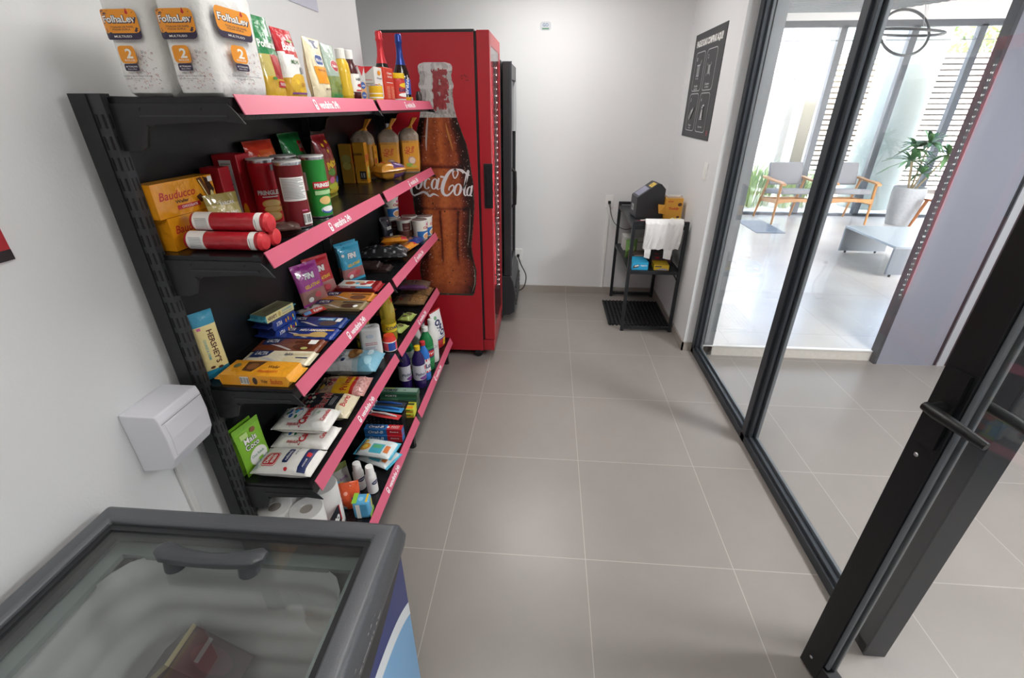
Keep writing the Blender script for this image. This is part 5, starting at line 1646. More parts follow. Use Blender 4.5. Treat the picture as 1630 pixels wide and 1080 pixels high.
ri = pouch('rice_bag', .15, .225, .065, lambda u, v: film('#d9cdae') if v < .22 or v > .86 else film('#24262b'), [('t', 'Buriti', .48, .50, .74, .18, K('#e8dcd0'), {'b': .04}), ('t', 'Buriti', .48, .50, .72, .17, K('#b5272f'), {'b': .015}), ('t', 'Buriti', .55, .15, .5, .08, RD, {'b': .02})] + [('p', [(.12 + .19 * i, .70 + .07 * j), (.2 + .19 * i, .735 + .07 * j), (.28 + .19 * i, .70 + .07 * j), (.2 + .19 * i, .665 + .07 * j)], K('#b8b2a2') if (i + j) % 3 else K('#a8323a')) for i in range(4) for j in range(3)] + lines(.2, .28, .8, .36, 3, GRY), lie=True, seed=33, wob=.9)
put(ri, -.456, -1.072, S4, 93, label='black and cream rice bag beside the white sugar', cat='rice')
PEA = lambda u, v: film('#d9a422') if .30 < v < .62 else (film('#b02a28') if .24 < v <= .30 else (film('#c98f8a') if v <= .24 else film('#a98a72')))
r5 = random.Random(9)
pv = pouch('bean_bag', .145, .215, .045, PEA, [('t', 'Pé Vermelho', .54, .42, .86, .14, K('#a82420'), {'b': .03}), ('e', .5, .78, .2, .09, BKI), ('e', .38, .72, .1, .05, K('#8a1f35')), ('e', .62, .70, .1, .06, K('#a02a40')), ('e', .3, .86, .12, .05, YL)] + [('e', r5.uniform(.08, .92), r5.uniform(.03, .22), .02, .012, K(r5.choice(('#d9aca4', '#b87f78', '#e4c2ba')))) for _ in range(80)] + [('e', r5.uniform(.08, .92), r5.uniform(.64, .97), .02, .012, K(r5.choice(('#d9c0a4', '#c8a88a', '#8f6f58')))) for _ in range(60)], lie=True, seed=34, wob=.9)
put(pv, -.452, -.912, S4, 94, label='yellow bean bag with pink beans showing', cat='beans')
ps = pouch('pasta_bag', .17, .25, .08, lambda u, v: film('#7fb9cf') if v < .34 or u > .93 else (film('#d6d8d8') if v > .42 else film('#b0c6cc')), [('t', 'Renata', .46, .82, .6, .09, K('#23304f'), {'b': .05}), ('t', 'PARAFUSO', .52, .67, .5, .055, NV), ('e', .6, .46, .3, .12, K('#b07a48')), ('e', .5, .48, .12, .05, K('#d9a766')), ('e', .7, .46, .12, .05, K('#8f5530')), ('e', .62, .40, .14, .04, K('#c99a5a')), ('e', .2, .6, .08, .035, NV), ('e', .3, .18, .2, .06, K('#a6d4e2')), ('e', .7, .2, .18, .05, K('#cfe6ec'))], lie=True, seed=35, wob=1.6)
put(ps, -.472, -.742, S4, 94, label='pale blue pasta bag lying beside the white flour pack', cat='pasta')
FLR = M('#e9e7e6', .5, 0, 'paper')
def flour():
    m = MB()
    w, d, h = .095, .065, .165
    def S(u, v):
        a = 2 * PI * u
        c, s_ = math.cos(a), math.sin(a)
        k = (abs(c) ** 6 + abs(s_) ** 6) ** (-1 / 6)
        q = 1 + .03 * math.sin(PI * min(1, v * 1.4))
        z = h * min(1, v / .82)
        if v > .82:
            q *= 1 - (v - .82) / .18 * .9
            z = h + .006 * math.sin((v - .82) / .18 * 3)
        return (w / 2 * k * c * q, d / 2 * k * s_ * q * (1 if v > .02 else .9), z)
    m.grid(S, 36, 26, FLR)
    m.dec([('t', 'FARINHA DE TRIGO', .5, .58, .72, .04, RD), ('r', .15, .52, .85, .535, RD)] + lines(.16, .15, .84, .46, 7, K('#a9aab8')) + [('e', .5, .8, .2, .06, K('#c9cfdc'))], w * .84, h, lambda a, b, l: (a, -d / 2 * 1.035 - .0006 - l, b))
    m.dec([('t', 'Renata', .5, .55, .14, .5, ORG, {'r': 80, 's': .2, 'b': .02}), ('e', .5, .14, .3, .08, K('#d9863a')), ('e', .5, .85, .2, .05, BLU)], d * .8, h, lambda a, b, l: (w / 2 * 1.035 + .0006 + l, a, b))
    return m.obj('flour_pack', smooth=60)
put(flour(), -.43, -.612, S4, 22, label='white paper flour pack standing by the price rail', cat='flour')
OIL = clear_film('oil_bottle', '#c4b03a', .05, .5)
oi = bottle('oil_bottle', [(.030, 0), (.036, .006), (.0375, .02), (.036, .05), (.0375, .08), (.034, .11), (.037, .14), (.038, .165), (.034, .195), (.022, .225), (.0145, .238), (.0145, .25)], OIL, [('t', 'COAMO', .55, .5, 1.2, .4, NV, {'b': .03})], (.0378, .06, .105, M('#e3c42a', .35)), 28, None, [(.0165, .243), (.0165, .262), (.015, .264)], M('#2f8a56', .35))
put(oi, -.405, -.42, S4, 60, label='yellow cooking oil bottle with green cap near the price rail', cat='bottle')
dup(oi, -.512, -.50, S4, 60, label='yellow cooking oil bottle deeper in behind the flour pack')
rc = MB().lathe([(.030, 0, W_), (.034, .003), (.034, .055, M('#d8352c', .35)), (.030, .068), (.026, .078), (.026, .081, M('#e2482c', .35)), (.001, .083)], 26)
rc.grid(lambda u, v: (.0346 * math.sin(2 * PI * u), -.0346 * math.cos(2 * PI * u), .008 + .042 * v), 28, 2, lambda u, v: M('#2f55a8', .35) if int(u * 6) % 2 else M('#d8505c', .35))
put(rc.obj('baking_powder_can'), -.374, -.522, S4, 70, label='small red and blue can beside the white flour pack', cat='can')
yp = pouch('snack_pouch', .10, .215, .05, lambda u, v: film('#e0bd3a') if v > .12 else film('#b5702a'), [('p', [(.3, .86), (.5, .98), (.72, .84), (.5, .8)], PNK), ('e', .52, .62, .32, .06, RD), ('t', 'Yoki', .5, .68, .5, .1, RD, {'b': .04}), ('e', .55, .40, .28, .16, K('#ecd9a0')), ('e', .5, .24, .34, .08, K('#d9a84a'))], stand=True, seed=37)
put(yp, -.468, -.225, S4, 84, rx=-3, label='yellow pouch with red ribbon print behind the oil bottle', cat='pouch')
av = pouch('guacamole_bag', .10, .08, .03, lambda u, v: film('#9fae5c') if u < .85 else film('#c4cf86'), [('e', .3, .6, .13, .18, K('#4a4a35')), ('e', .62, .38, .13, .18, K('#4a4a35')), ('e', .62, .38, .06, .09, K('#7a5a3a')), ('e', .3, .6, .06, .09, K('#7a5a3a'))], lie=True, seed=38)
put(av, -.392, -.318, S4, 80, rx=0, label='pale green avocado bag lying beside the oil bottle', cat='bag')
a2 = dup(av, -.388, -.165, S4, 85, rx=0, label='pale green avocado bag lying next to the brown grain bags')
ob = pouch('spice_bag', .11, .09, .03, film('#a8542c'), [('e', .5, .5, .3, .2, K('#d9853a'))], lie=True, seed=39)
put(ob, -.535, -.105, S4, 85, label='orange brown bag lying at the shelf back', cat='bag')
BN = lambda u, v: film('#8a6a48') if v < .5 else film('#6f5a44')
pc = pouch('popcorn_bag', .135, .20, .045, BN, [('e', .3, .72, .2, .07, K('#7a3226')), ('e', .62, .7, .2, .08, K('#4a3a3f')), ('r', .08, .42, .92, .47, K('#5f3a2c'))] + [('e', r5.uniform(.06, .94), r5.uniform(.04, .42), .022, .014, K(r5.choice(('#c08a48', '#a8763c', '#d9a866')))) for _ in range(90)], lie=True, seed=41)
put(pc, -.435, .065, S4, 92, label='brown grain bag at the bottom of the bean pile', cat='grain')
p2 = pouch('bean_bag', .13, .20, .04, lambda u, v: film('#6b5a4e') if u > .15 else film('#6a3f6a'), [('r', .35, .4, .75, .55, K('#3f3632')), ('t', 'Feijão', .55, .47, .34, .07, K('#b9a898')), ('e', .2, .7, .12, .06, K('#8a3a4a'))], lie=True, seed=42)
put(p2, -.43, .155, S4 + .07, 96, label='dark purple and grey bean bag topmost of its pile', cat='beans')
dup(pc, -.435, .215, S4, 90, label='brown grain bag at the far end of the shelf')

# ------------------------------------------------------------------ bottom shelf
TPW = M('#eceae7', .6, 0, 'paper')
def tissue_pack():
    """four rolls by two layers, each roll seen through a clear wrap"""
    t = thing('toilet_paper_pack', 'wrapped toilet paper pack by the shelf end, hole side up', 'toilet paper')
    R = .058
    for x, y in ((-R, -R), (R, -R), (-R, R), (R, R)):
        m = MB().lathe([(R * .97, 0), (R, .006), (R, .099), (R * .985, .101), (R, .103), (R, .196), (R * .95, .2025), (.022, .2025), (.021, .195), (.021, .14)], 32, TPW)
        m.lathe([(.0205, .14), (.0208, .199)], 20, M('#9a8f84', .7))
        m.lathe([(.0205, .139), (.001, .1395)], 20, M('#4a453f', .8))
        o = m.obj('roll', t)
        o.location = (x, y, 0)
    m = MB()
    P = []
    k = 2 * R + .0012
    r = R * .95
    for cx, cy, a0 in ((k - r, k - r, 0), (-k + r, k - r, 90), (-k + r, -k + r, 180), (k - r, -k + r, 270)):
        P += [(cx + r * math.cos(math.radians(a0 + q * 15)), cy + r * math.sin(math.radians(a0 + q * 15))) for q in range(7)]
    n = len(P)
    V = [(x, y, z) for z in (.002, .2045) for x, y in P]
    m.add(V, [(j, (j + 1) % n, n + (j + 1) % n, n + j) for j in range(n)] + [tuple(n + j for j in range(n))], clear_film('clear_wrap', '#ffffff', .12, .10))
    m.dec([('r', 0, .08, 1, .95, RD), ('r', .06, 0, .94, 1, K('#1d1d22')), ('t', 'mimo', .5, .5, .8, .5, W_, {'b': .05, 'r': 0})], 2 * k * .5, .09, lambda a, b, l: (k + l, a - .01, b + .03))
    m.obj('wrap', t)
    return t
tt = tissue_pack()
put(tt, -.482, -1.335, S5, 0)
op = pouch('nappy_pack', .085, .12, .075, lambda u, v: film('#db5424') if not (u > .6 and .25 < v < .55) else film('#2f3f80'), [('e', .35, .7, .1, .06, K('#eda08a')), ('p', [(.1, .55), (.6, .92), (.64, .9), (.14, .52)], W_), ('r', .1, .12, .3, .2, W_), ('r', .02, .02, .3, .1, CYN)], stand=True, seed=44, wob=1)
put(op, -.375, -1.178, S5, 22, label='orange pad pack standing on the bottom shelf', cat='pads')
bp_ = carton('pad_pack', .066, .055, .085, M('#57a9d6', .35, 0, 'film', .3), [('r', .2, .05, .45, .9, W_)], Rt=[('r', 0, 0, 1, .25, LGR), ('r', .55, .3, .75, .9, K('#d9d23c'))], Tp=[('r', 0, 0, .28, 1, LGR), ('r', .78, .1, .9, .9, YL), ('e', .5, .4, .15, .2, K('#8fc8e4'))], bevel=.010)
put(bp_, -.306, -1.222, S5, 8, label='light blue pad pack with green stripe by the price rail', cat='pads')
yb = pouch('brush_pack', .075, .13, .02, lambda u, v: film('#5f6a2f') if v > .8 else film('#a8a8a2'), [('r', .1, .88, .3, .98, YL), ('e', .3, .3, .2, .1, YL), ('t', 'soft', .6, .5, .5, .12, PUR)], stand=True, seed=45)
put(yb, -.43, -1.11, S5, 50, rx=-14, label='grey and yellow pack behind the orange pads', cat='pack')
bl2 = carton('tissue_box', .022, .06, .10, M('#4aa3c4', .4), [('r', .1, .2, .5, .8, YL)], bevel=.004)
put(bl2, -.43, -1.185, S5, 4, label='teal and yellow pack between toilet paper and orange pads', cat='pack')
DEO = M('#eeedea', .3)
de = bottle('deodorant', [(.019, 0), (.0215, .004), (.022, .05), (.0215, .085), (.0185, .098)], DEO, [('e', .55, .66, .42, .12, NV), ('t', 'NIVEA', .55, .66, .5, .07, W_)], (.0222, .004, .09, DEO), 26, None, [(.0185, .098), (.0185, .102), (.0165, .135), (.0155, .138)], M('#f4f3f0', .35))
put(de, -.372, -1.085, S5, 50, label='white roll-on deodorant deeper in, blue oval turned to the aisle', cat='deodorant')
dup(de, -.312, -1.10, S5, 65, label='white roll-on deodorant close to the price rail')
wp = pouch('wet_wipes_pack', .115, .185, .038, lambda u, v: film('#58b9d6') if v < .06 or v > .93 or u > .93 else film('#dfe6e6'), [('r', .10, .30, .62, .62, K('#4aa9c0')), ('r', .35, .36, .55, .58, K('#5fb07a')), ('e', .38, .78, .22, .13, K('#e0a03a')), ('e', .38, .78, .12, .07, K('#f0cf5a')), ('r', .18, .14, .56, .26, K('#d9793a')), ('e', .7, .82, .08, .05, YL)], lie=True, seed=47, wob=.8)
put(wp, -.352, -.905, S5 + .0405, 82, rx=0, label='white and blue wet wipes pack on top of another', cat='wet wipes')
dup(wp, -.350, -.910, S5, 70, label='white and blue wet wipes pack below the top one')
orl = carton('toothpaste_box', .185, .038, .034, M('#2f6fb0', .35), [('t', 'Oral-B', .30, .52, .40, .5, W_, {'s': .2, 'b': .02}), ('r', .60, 0, 1, 1, RD), ('t', 'Extra', .8, .62, .22, .22, W_)], Tp=[('r', .60, 0, 1, 1, RD), ('rr', .07, .2, .54, .85, .06, NV), ('t', 'Oral-B', .30, .52, .40, .44, W_, {'s': .2, 'b': .02}), ('e', .62, .5, .035, .2, W_), ('t', 'ANTI', .8, .62, .22, .2, W_), ('t', 'CÁRIE', .8, .35, .22, .2, W_)], bevel=.0015)
put(orl, -.372, -.755, S5 + .0345, 2, label='blue and red toothpaste box on top of its twin', cat='toothpaste')
dup(orl, -.370, -.760, S5, 1, label='blue and red toothpaste box underneath the other one')
def basket():
    t = thing('basket', 'black perforated plastic basket holding toothbrushes', 'basket')
    PB = M('#1b1b1d', .5)
    w, d, h = .20, .13, .065
    m = MB()
    m.box(-w / 2, -d / 2, 0, w / 2, d / 2, .003, PB)
    m.obj('base', t, smooth=0)
    m = MB()
    H = K('#5a3f3f')
    for s in (-1, 1):
        m.box(-w / 2, s * d / 2 - .0015, 0, w / 2, s * d / 2 + .0015, h, PB)
        m.box(s * w / 2 - .0015, -d / 2, 0, s * w / 2 + .0015, d / 2, h, PB)
        m.box(-w / 2 - .004, s * d / 2 - .004, h - .006, w / 2 + .004, s * d / 2 + .004, h, PB)
        m.box(s * w / 2 - .004, -d / 2, h - .006, s * w / 2 + .004, d / 2, h, PB)
    m.obj('side', t, smooth=0)
    m = MB()
    for i in range(9):
        for j in range(3):
            c = (K('#6a4a48'), K('#7a7378'), K('#4a4346'))[(i + j) % 3]
            for yy in (-d / 2 - .0018, d / 2 - .0022):
                m.add([(-.08 + .02 * i + .005 * math.cos(k * PI / 4), yy, .016 + .016 * j + .004 * math.sin(k * PI / 4)) for k in range(8)], [tuple(range(8))], c)
    m.obj('holes', t, smooth=0)
    return t
put(basket(), -.415, -.60, S5, 2)
def brush(c, c2, nm='toothbrush_pack'):
    m = MB()
    P = [(-.02, 0), (.02, 0), (.022, .11), (.017, .16), (.02, .2), (-.02, .2), (-.017, .16), (-.022, .11)]
    m.prism([(x, y) for x, y in P], 'z', 0, .0012, K(c2))
    m.tube([(0, .02, .004), (.001, .08, .010), (0, .13, .010), (0, .185, .008)], [.004, .006, .004, .0045], 8, K(c))
    m.box(-.005, .155, .006, .005, .185, .018, W_)
    m.dec([('e', .5, .85, .3, .06, W_), ('e', .5, .85, .22, .045, BLU), ('t', 'Oral', .5, .86, .3, .03, W_)], .04, .2, lambda a, b, l: (a, b, .0014 + l))
    return m.obj(nm)
q1 = brush('#e9e6e2', '#d9484a')
put(q1, -.315, -.672, S5 + .0665, 80, rx=0, label='red and white toothbrush pack lying across the black basket', cat='toothbrush')
q2 = brush('#2f6fc0', '#4a9ad0')
put(q2, -.318, -.612, S5 + .0665, 84, rx=0, label='light blue toothbrush pack lying across the black basket', cat='toothbrush')
q3 = brush('#2a55a0', '#3f444c')
put(q3, -.318, -.562, S5 + .0665, 88, rx=0, label='dark grey toothbrush pack with blue handle across the basket', cat='toothbrush')
fo = carton('mosquito_coil_box', .20, .065, .030, M('#2f5a44', .4), [('r', 0, 0, 1, .35, K('#3f7a58')), ('t', 'FORTE', .3, .62, .3, .36, W_)], Tp=[('r', .02, .35, .98, .95, K('#8fa79a')), ('r', .04, .8, .34, .92, K('#b5c24a')), ('t', 'FORTE', .25, .56, .40, .34, BKI, {'s': .3, 'b': .04}), ('t', '10', .63, .6, .07, .24, BKI)], bevel=.001)
put(fo, -.375, -.470, S5 + .062, 2, label='grey green box lettered in black, on top of its pile', cat='box')
f2_ = carton('insect_trap_box', .20, .065, .030, M('#2b4a3c', .4), [('e', .6, .5, .3, .3, K('#c9642a')), ('r', 0, .7, .5, .95, K('#5f7f6a'))], Tp=[('r', .0, .1, .5, .7, K('#5f7f6a')), ('e', .7, .5, .2, .25, K('#c9642a'))], bevel=.001)
put(f2_, -.375, -.482, S5 + .031, 1, label='dark green box beneath the lettered box', cat='box')
dup(f2_, -.375, -.478, S5, 1, label='dark green box lowest of the three box pile')
yp2 = carton('insecticide_box', .06, .07, .026, K('#d3d343'), [('r', .1, .2, .9, .5, K('#d98a2a')), ('r', .1, .6, .7, .8, K('#4a5a2a'))], Tp=[('r', .1, .55, .9, .8, K('#4a4a2a')), ('r', .1, .1, .9, .4, ORG)], bevel=.001)
put(yp2, -.305, -.548, S5, 4, label='small yellow box lowest by the basket and price rail', cat='box')
dup(yp2, -.305, -.545, S5 + .0265, 2, label='small yellow box stacked on another by the price rail')
PCL = M('#2a1a55', .1)
def cleaner(mat, capm, lab, D, h=.235, r=.035):
    return bottle('cleaner_bottle', [(r * .9, 0), (r, .006), (r, h * .22), (r * .92, h * .3), (r, h * .42), (r, h * .66), (r * .8, h * .76), (r * .42, h * .87), (r * .36, h * .93)], mat, D, (r * 1.005, h * .22, h * .58, lab), 26, None, [(r * .45, h * .91), (r * .45, h), (r * .36, h + .002)], capm)
YCAP = M('#e8c022', .35)
p1 = cleaner(PCL, YCAP, M('#cfcdd6', .4), [('rr', .9, .62, 1.4, .9, .05, RD), ('t', 'Pinho Sol', .7, .42, 1.2, .2, NV, {'b': .02}), ('e', .8, .14, .4, .12, PUR)], .265, .037)
put(p1, -.398, -.286, S5, 40, label='purple cleaner bottle with yellow cap deeper in, beside its twin', cat='bottle')
dup(p1, -.318, -.270, S5, 30, label='purple cleaner bottle with yellow cap nearer the price rail')
lx = cleaner(M('#2f74c8', .2), M('#c9323a', .35), M('#e4e2e4', .4), [('r', -.6, .84, 1.6, 1, RD), ('r', -.6, 0, 1.6, .12, RD), ('t', 'Lux', .75, .5, .7, .34, NV, {'b': .04})], .25, .034)
put(lx, -.309, -.185, S5, 40, label='blue cleaner bottle with red cap by the price rail', cat='bottle')
gn = cleaner(M('#1f7d45', .2), M('#eceae6', .35), M('#2a8f50', .3), [('e', .6, .55, .5, .3, NV), ('e', .6, .55, .36, .2, RD), ('t', 'Ypê', .6, .55, .5, .16, W_)], .285, .042)
put(gn, -.322, -.062, S5, 40, label='large green cleaner bottle with white cap by the price rail', cat='bottle')
g2 = cleaner(M('#1f6f45', .2), M('#eceae6', .35), M('#b9c6bd', .4), [('t', 'Limpa', .6, .5, .8, .2, NV)], .275, .042)
put(g2, -.432, -.122, S5, 50, label='green cleaner bottle deeper in with grey label', cat='bottle')
wb = cleaner(M('#e6e4e0', .3), M('#efeeea', .35), M('#e0dedb', .35), [('t', 'Cloro', .6, .5, .8, .2, K('#a9a6b0'))], .29, .038)
put(wb, -.415, .02, S5, 40, label='white bleach bottle standing behind the green one', cat='bottle')
dup(wb, -.312, .035, S5, 50, label='white bottle half hidden between the green bottle and detergent bag')
dup(wb, -.48, .095, S5, 40, label='white bleach bottle farthest back on the bottom shelf')
bs = MB()
for i in range(9):
    a = i * .7
    bs.tube([(.01 * math.cos(a), .01 * math.sin(a), .2), (.022 * math.cos(a), .022 * math.sin(a), .29)], .002, 5, K('#6a5a78'))
bs.lathe([(.03, 0), (.032, .08), (.012, .18), (.012, .21)], 18, W_)
put(bs.obj('brush_holder'), -.395, .145, S5, 0, label='white holder with dark bristles behind the detergent bag', cat='brush')
om = pouch('detergent_bag', .125, .265, .07, lambda u, v: film('#c42a30') if v > .955 or v < .22 or u < .05 else (film('#4a3f8a') if v < .27 else film('#eeeeee')), [('t', 'OMO', .52, .55, .95, .22, NV, {'b': .05, 's': .1, 'r': -70}), ('r', .58, .04, .95, .24, YL), ('t', '800g', .76, .12, .22, .06, BKI), ('e', .35, .82, .12, .05, K('#7fb08a')), ('t', 'LAVAGEM', .5, .31, .5, .03, NV)], stand=True, seed=50, wob=.6)
put(om, -.318, .225, S5, 68, rx=-4, label='white and red detergent bag at the far end of the bottom shelf', cat='detergent')

# ------------------------------------------------------------------ self-checkout table by the right wall
t = thing('checkout_table', 'narrow black metal table with two shelves against the right hand wall', 'table', (1.03, 1.02, 0))
TB = M('#26282c', .4, .2, 'metal')
def tob(mb, name, parent=None, **k):
    mb.v = [(x - 1.03, y - 1.02, z) for x, y, z in mb.v]
    return mb.obj(name, parent or t, **k)
TX0, TX1, TY0, TY1 = 1.035, 1.452, 1.015, 1.83
q = .0125
for y in (TY0, TY1 - 2 * q):
    for x in (TX0, TX1 - 2 * q):
        tob(MB().box(x, y, 0, x + 2 * q, y + 2 * q, .915, TB), 'leg', smooth=0, bevel=.002)
    tob(MB().box(TX0 + 2 * q, y, .89, TX1 - 2 * q, y + 2 * q, .915, TB), 'top_rail', smooth=0, bevel=.002)
    tob(MB().box(TX0 + 2 * q, y, .02, TX1 - 2 * q, y + 2 * q, .045, TB), 'floor_rail', smooth=0, bevel=.002)
for z, n in ((.855, 'table_top'), (.50, 'lower_shelf')):
    m = MB().box(TX0 + .004, TY0 + .002, z, TX1 - .004, TY1 - .002, z + .028, TB)
    tob(m, n, smooth=0, bevel=.002)
m = MB().tube([(1.40, TY0 + .012, .50), (1.44, TY0 + .012, .44)], .006, 6, TB)
tob(m, 'brace')
ZT, ZL = .8835, .5285
# sloped payment terminal
pt = thing('payment_terminal', 'black sloped payment terminal with yellow sticker on the table', 'terminal', (1.185, 1.345, ZT), 6)
m = MB()
PT = M('#303236', .45, 0, 'metal')
m.prism([(-.095, 0), (.105, 0), (.112, .02), (.112, .225), (.075, .262), (.045, .270), (-.105, .165), (-.105, .01)], 'y', -.085, .085, PT)
m.obj('housing', pt, smooth=0, bevel=.004)
def slope(a, b, l):
    n = Vector((-.105, 0, .15)).normalized() * (l + .0008)
    return (-.105 + .15 * b + n.x, -a, .165 + .105 * b + n.z)
m = MB()
m.dec([('r', .12, .10, .88, .62, K('#8f8fa6'))], .17, 1, slope)
m.obj('screen', pt, smooth=0)
m = MB()
m.dec([('r', .45, .70, .95, .95, K('#d9b53a')), ('r', .55, .76, .75, .84, K('#a98a2a'))], .17, 1, slope)
m.obj('sticker', pt, smooth=0)
def frontS(a, b, l):
    return (-.105 - l - .0008, -a, .02 + b)
m = MB()
m.dec([('rr', .2, .30, .6, .75, .04, K('#b9bcc0')), ('t', 'Pix', .4, .52, .26, .2, BKI)], .15, .11, frontS)
m.obj('badge', pt, smooth=0)
def ybox():
    t2 = thing('candy_box', 'orange yellow candy box with open flap on the table', 'box', (1.375, 1.275, ZT))
    YB = M('#dba23c', .5, 0, 'paper')
    m = MB().box(-.065, -.045, 0, .065, .045, .165, YB)
    m.dec([('t', 'Toddy', .5, .52, .62, .14, RD, {'s': .15, 'b': .03}), ('e', .82, .72, .12, .08, BRN), ('t', 'mini', .26, .86, .3, .08, RD), ('e', .8, .14, .1, .05, BRN)], .13, .165, lambda a, b, l: (a, -.045 - l, b))
    m.obj('carton', t2, smooth=0, bevel=.003)
    m = MB().add([(-.065, -.045, .045), (-.065, -.045, .115), (-.13, -.075, .125), (-.125, -.10, .06)], [(0, 1, 2, 3)], YB).add([(-.066, -.044, .045), (-.066, -.044, .115), (-.131, -.074, .125), (-.126, -.099, .06)], [(3, 2, 1, 0)], YB)
    m.obj('flap', t2, smooth=0)
    MB().box(-.06, -.04, .165, .06, .04, .178, clear_film('clear_lid', '#f0ece4', .15, .4)).obj('bag', t2)
ybox()
for i, (x, y, a, c, lab) in enumerate(((1.17, 1.14, 8, '#b0333a', 'flat red leaflet on the black table near the terminal'), (1.31, 1.13, -6, '#b84a50', 'flat red leaflet on the black table beside the sweets'))):
    m = MB().box(-.075, -.045, 0, .075, .045, .002, K(c))
    m.dec([('r', .08, .2, .6, .3, W_), ('r', .08, .6, .8, .75, K('#d98a8a'))], .15, .09, lambda a, b, l: (a, b - .045, .002 + l))
    put(m.obj('leaflet', smooth=0), x, y, ZT, a, label=lab, cat='leaflet')
for x, y, lab in ((1.155, 1.20, 'tiny white paper slip beside the terminal'), (1.235, 1.195, 'tiny white paper slip before the candy box')):
    put(MB().box(-.03, -.012, 0, .03, .012, .003, W_).obj('paper_slip', smooth=0), x, y, ZT, 15 if x < 1.2 else -10, label=lab, cat='paper')
sw = pouch('sweets_bag', .11, .08, .03, lambda u, v: M('#d9c84a', .3, 0, 'film', .4) if math.sin(u * 17) * math.sin(v * 13) > .1 else M('#cfc8b8', .2, 0, 'film', .4), lie=True, seed=60, wob=3)
put(sw, 1.375, 1.11, ZT, 12, label='clear bag of yellow sweets on the black table', cat='sweets')
# carrier bags hanging over the front rail
def carrier_bags():
    m = MB()
    PW = M('#ecebea', .35, 0, 'film', .2)
    P = []
    x0, x1 = 1.125, 1.400
    for L, k in ((0, 0), (1, 1)):
        def S(u, v, L=L):
            x = x0 + (x1 - x0) * u + .006 * L
            b = .012 * math.sin(u * 11 + 2 * L) * v + .008 * math.sin(u * 23 + v * 5)
            if v < .2:
                t = v / .2
                a = PI * t
                return (x, TY0 + .0125 + .016 * math.cos(a) + (.0 if L else .0), .918 + .013 * math.sin(a) + .003 * L)
            t = (v - .2) / .8
            taper = 1 - .06 * t if u < .5 else 1
            xx = (x - 1.24) * (1 - .05 * t) + 1.24 - .006 * t
            return (xx, TY0 - .006 - .010 * L - abs(b) * .9 - .012 * math.sin(PI * t), .916 - .205 * t - .004 * math.sin(u * 19))
        m.grid(S, 30, 26, PW)
    # two handle tabs
    for a, b, l in ((.10, .28, .075), (.62, .86, .08)):
        V = []
        for i in range(7):
            q = i / 6
            for s in (0, 1):
                x = x0 + (x1 - x0) * (a + (b - a) * (s * (1 - .12 * q) + .06 * q)) - .012
                V.append((x, TY0 - .016 - .01 * math.sin(q * 3), .72 - l * q - (.012 * s if i == 6 else 0)))
        m.add(V, [(2 * i, 2 * i + 1, 2 * i + 3, 2 * i + 2) for i in range(6)], PW)
    o = m.obj('carrier_bag', smooth=60)
    return tag(o, 'white plastic carrier bag hanging over the table rail', 'plastic bag')
carrier_bags()
cb_ = carton('bar_box', .125, .16, .062, M('#2fa8d8', .4), [('p', [(.06, .2), (.10, .55), (.46, .75), (.40, .35)], BRN), ('p', [(.14, .38), (.18, .55), (.42, .68), (.40, .5)], W_), ('t', 'TRENTO', .72, .55, .4, .2, W_)], bevel=.001)
put(cb_, 1.135, 1.12, ZL, 0, label='light blue snack bar box on the lower table shelf', cat='box')
put(carton('bar_box', .115, .13, .042, M('#dfb922', .4), [('p', [(.1, .05), (.5, .4), (.9, .3), (.95, .05)], K('#a9a3b8')), ('r', .05, .62, .5, .8, NV)], bevel=.001), 1.305, 1.105, ZL, -3, label='yellow snack box on the lower table shelf', cat='box')
put(carton('card_box', .12, .09, .075, K('#5a4a46'), [('r', .1, .2, .9, .7, K('#8a6f6a')), ('r', .2, .75, .8, .9, K('#c9a89a'))], bevel=.001), 1.145, 1.27, ZL, 6, label='brown box behind the light blue snack bar box', cat='box')
put(carton('candy_tray', .17, .16, .075, K('#4a3a40'), [('r', .06, .3, .94, .6, K('#7a5560')), ('e', .3, .75, .1, .1, RD)], Tp=[('e', .3, .3, .12, .12, RD), ('e', .6, .5, .14, .12, K('#5a3f2f')), ('e', .8, .3, .1, .1, K('#8a8a92'))], bevel=.002), 1.335, 1.27, ZL, -4, label='dark candy tray behind the yellow snack box', cat='tray')
put(pouch('snack_bag', .11, .15, .04, lambda u, v: film('#7aa55a') if v > .35 else film('#5a7a3f'), [('e', .5, .5, .3, .15, K('#b8c98a'))], stand=True, seed=62), 1.115, 1.40, ZL, 20, label='green snack bag standing on the lower table shelf', cat='bag')
put(carton('white_box', .28, .14, .12, K('#cfcdc8'), [('r', .1, .6, .9, .68, GRY)], bevel=.002), 1.22, 1.66, ZL, 0, label='pale box at the back of the lower table shelf', cat='box')

# rubber mat under the table
def drain_mat():
    m = MB()
    RB = M('#17181b', .7)
    x0, x1, y0, y1 = .955, 1.455, 1.135, 1.66
    n = 15
    for i in range(n + 1):
        x = x0 + (x1 - x0) * i / n
        m.box(x - .006, y0, .003, x + .006, y1, .018, RB)
        m.lathe([(.012, 0), (.012, .017)], 10, RB, c=(min(x1 - .01, max(x0 + .01, x)), y0 - .004))
    for j in range(15):
        y = y0 + .01 + (y1 - y0 - .02) * j / 14
        m.box(x0 - .006, y - .006, 0, x1 + .004, y + .006, .013, RB)
    return tag(m.obj('rubber_mat', smooth=0), 'black ribbed rubber mat on the floor under the table', 'mat')
drain_mat()

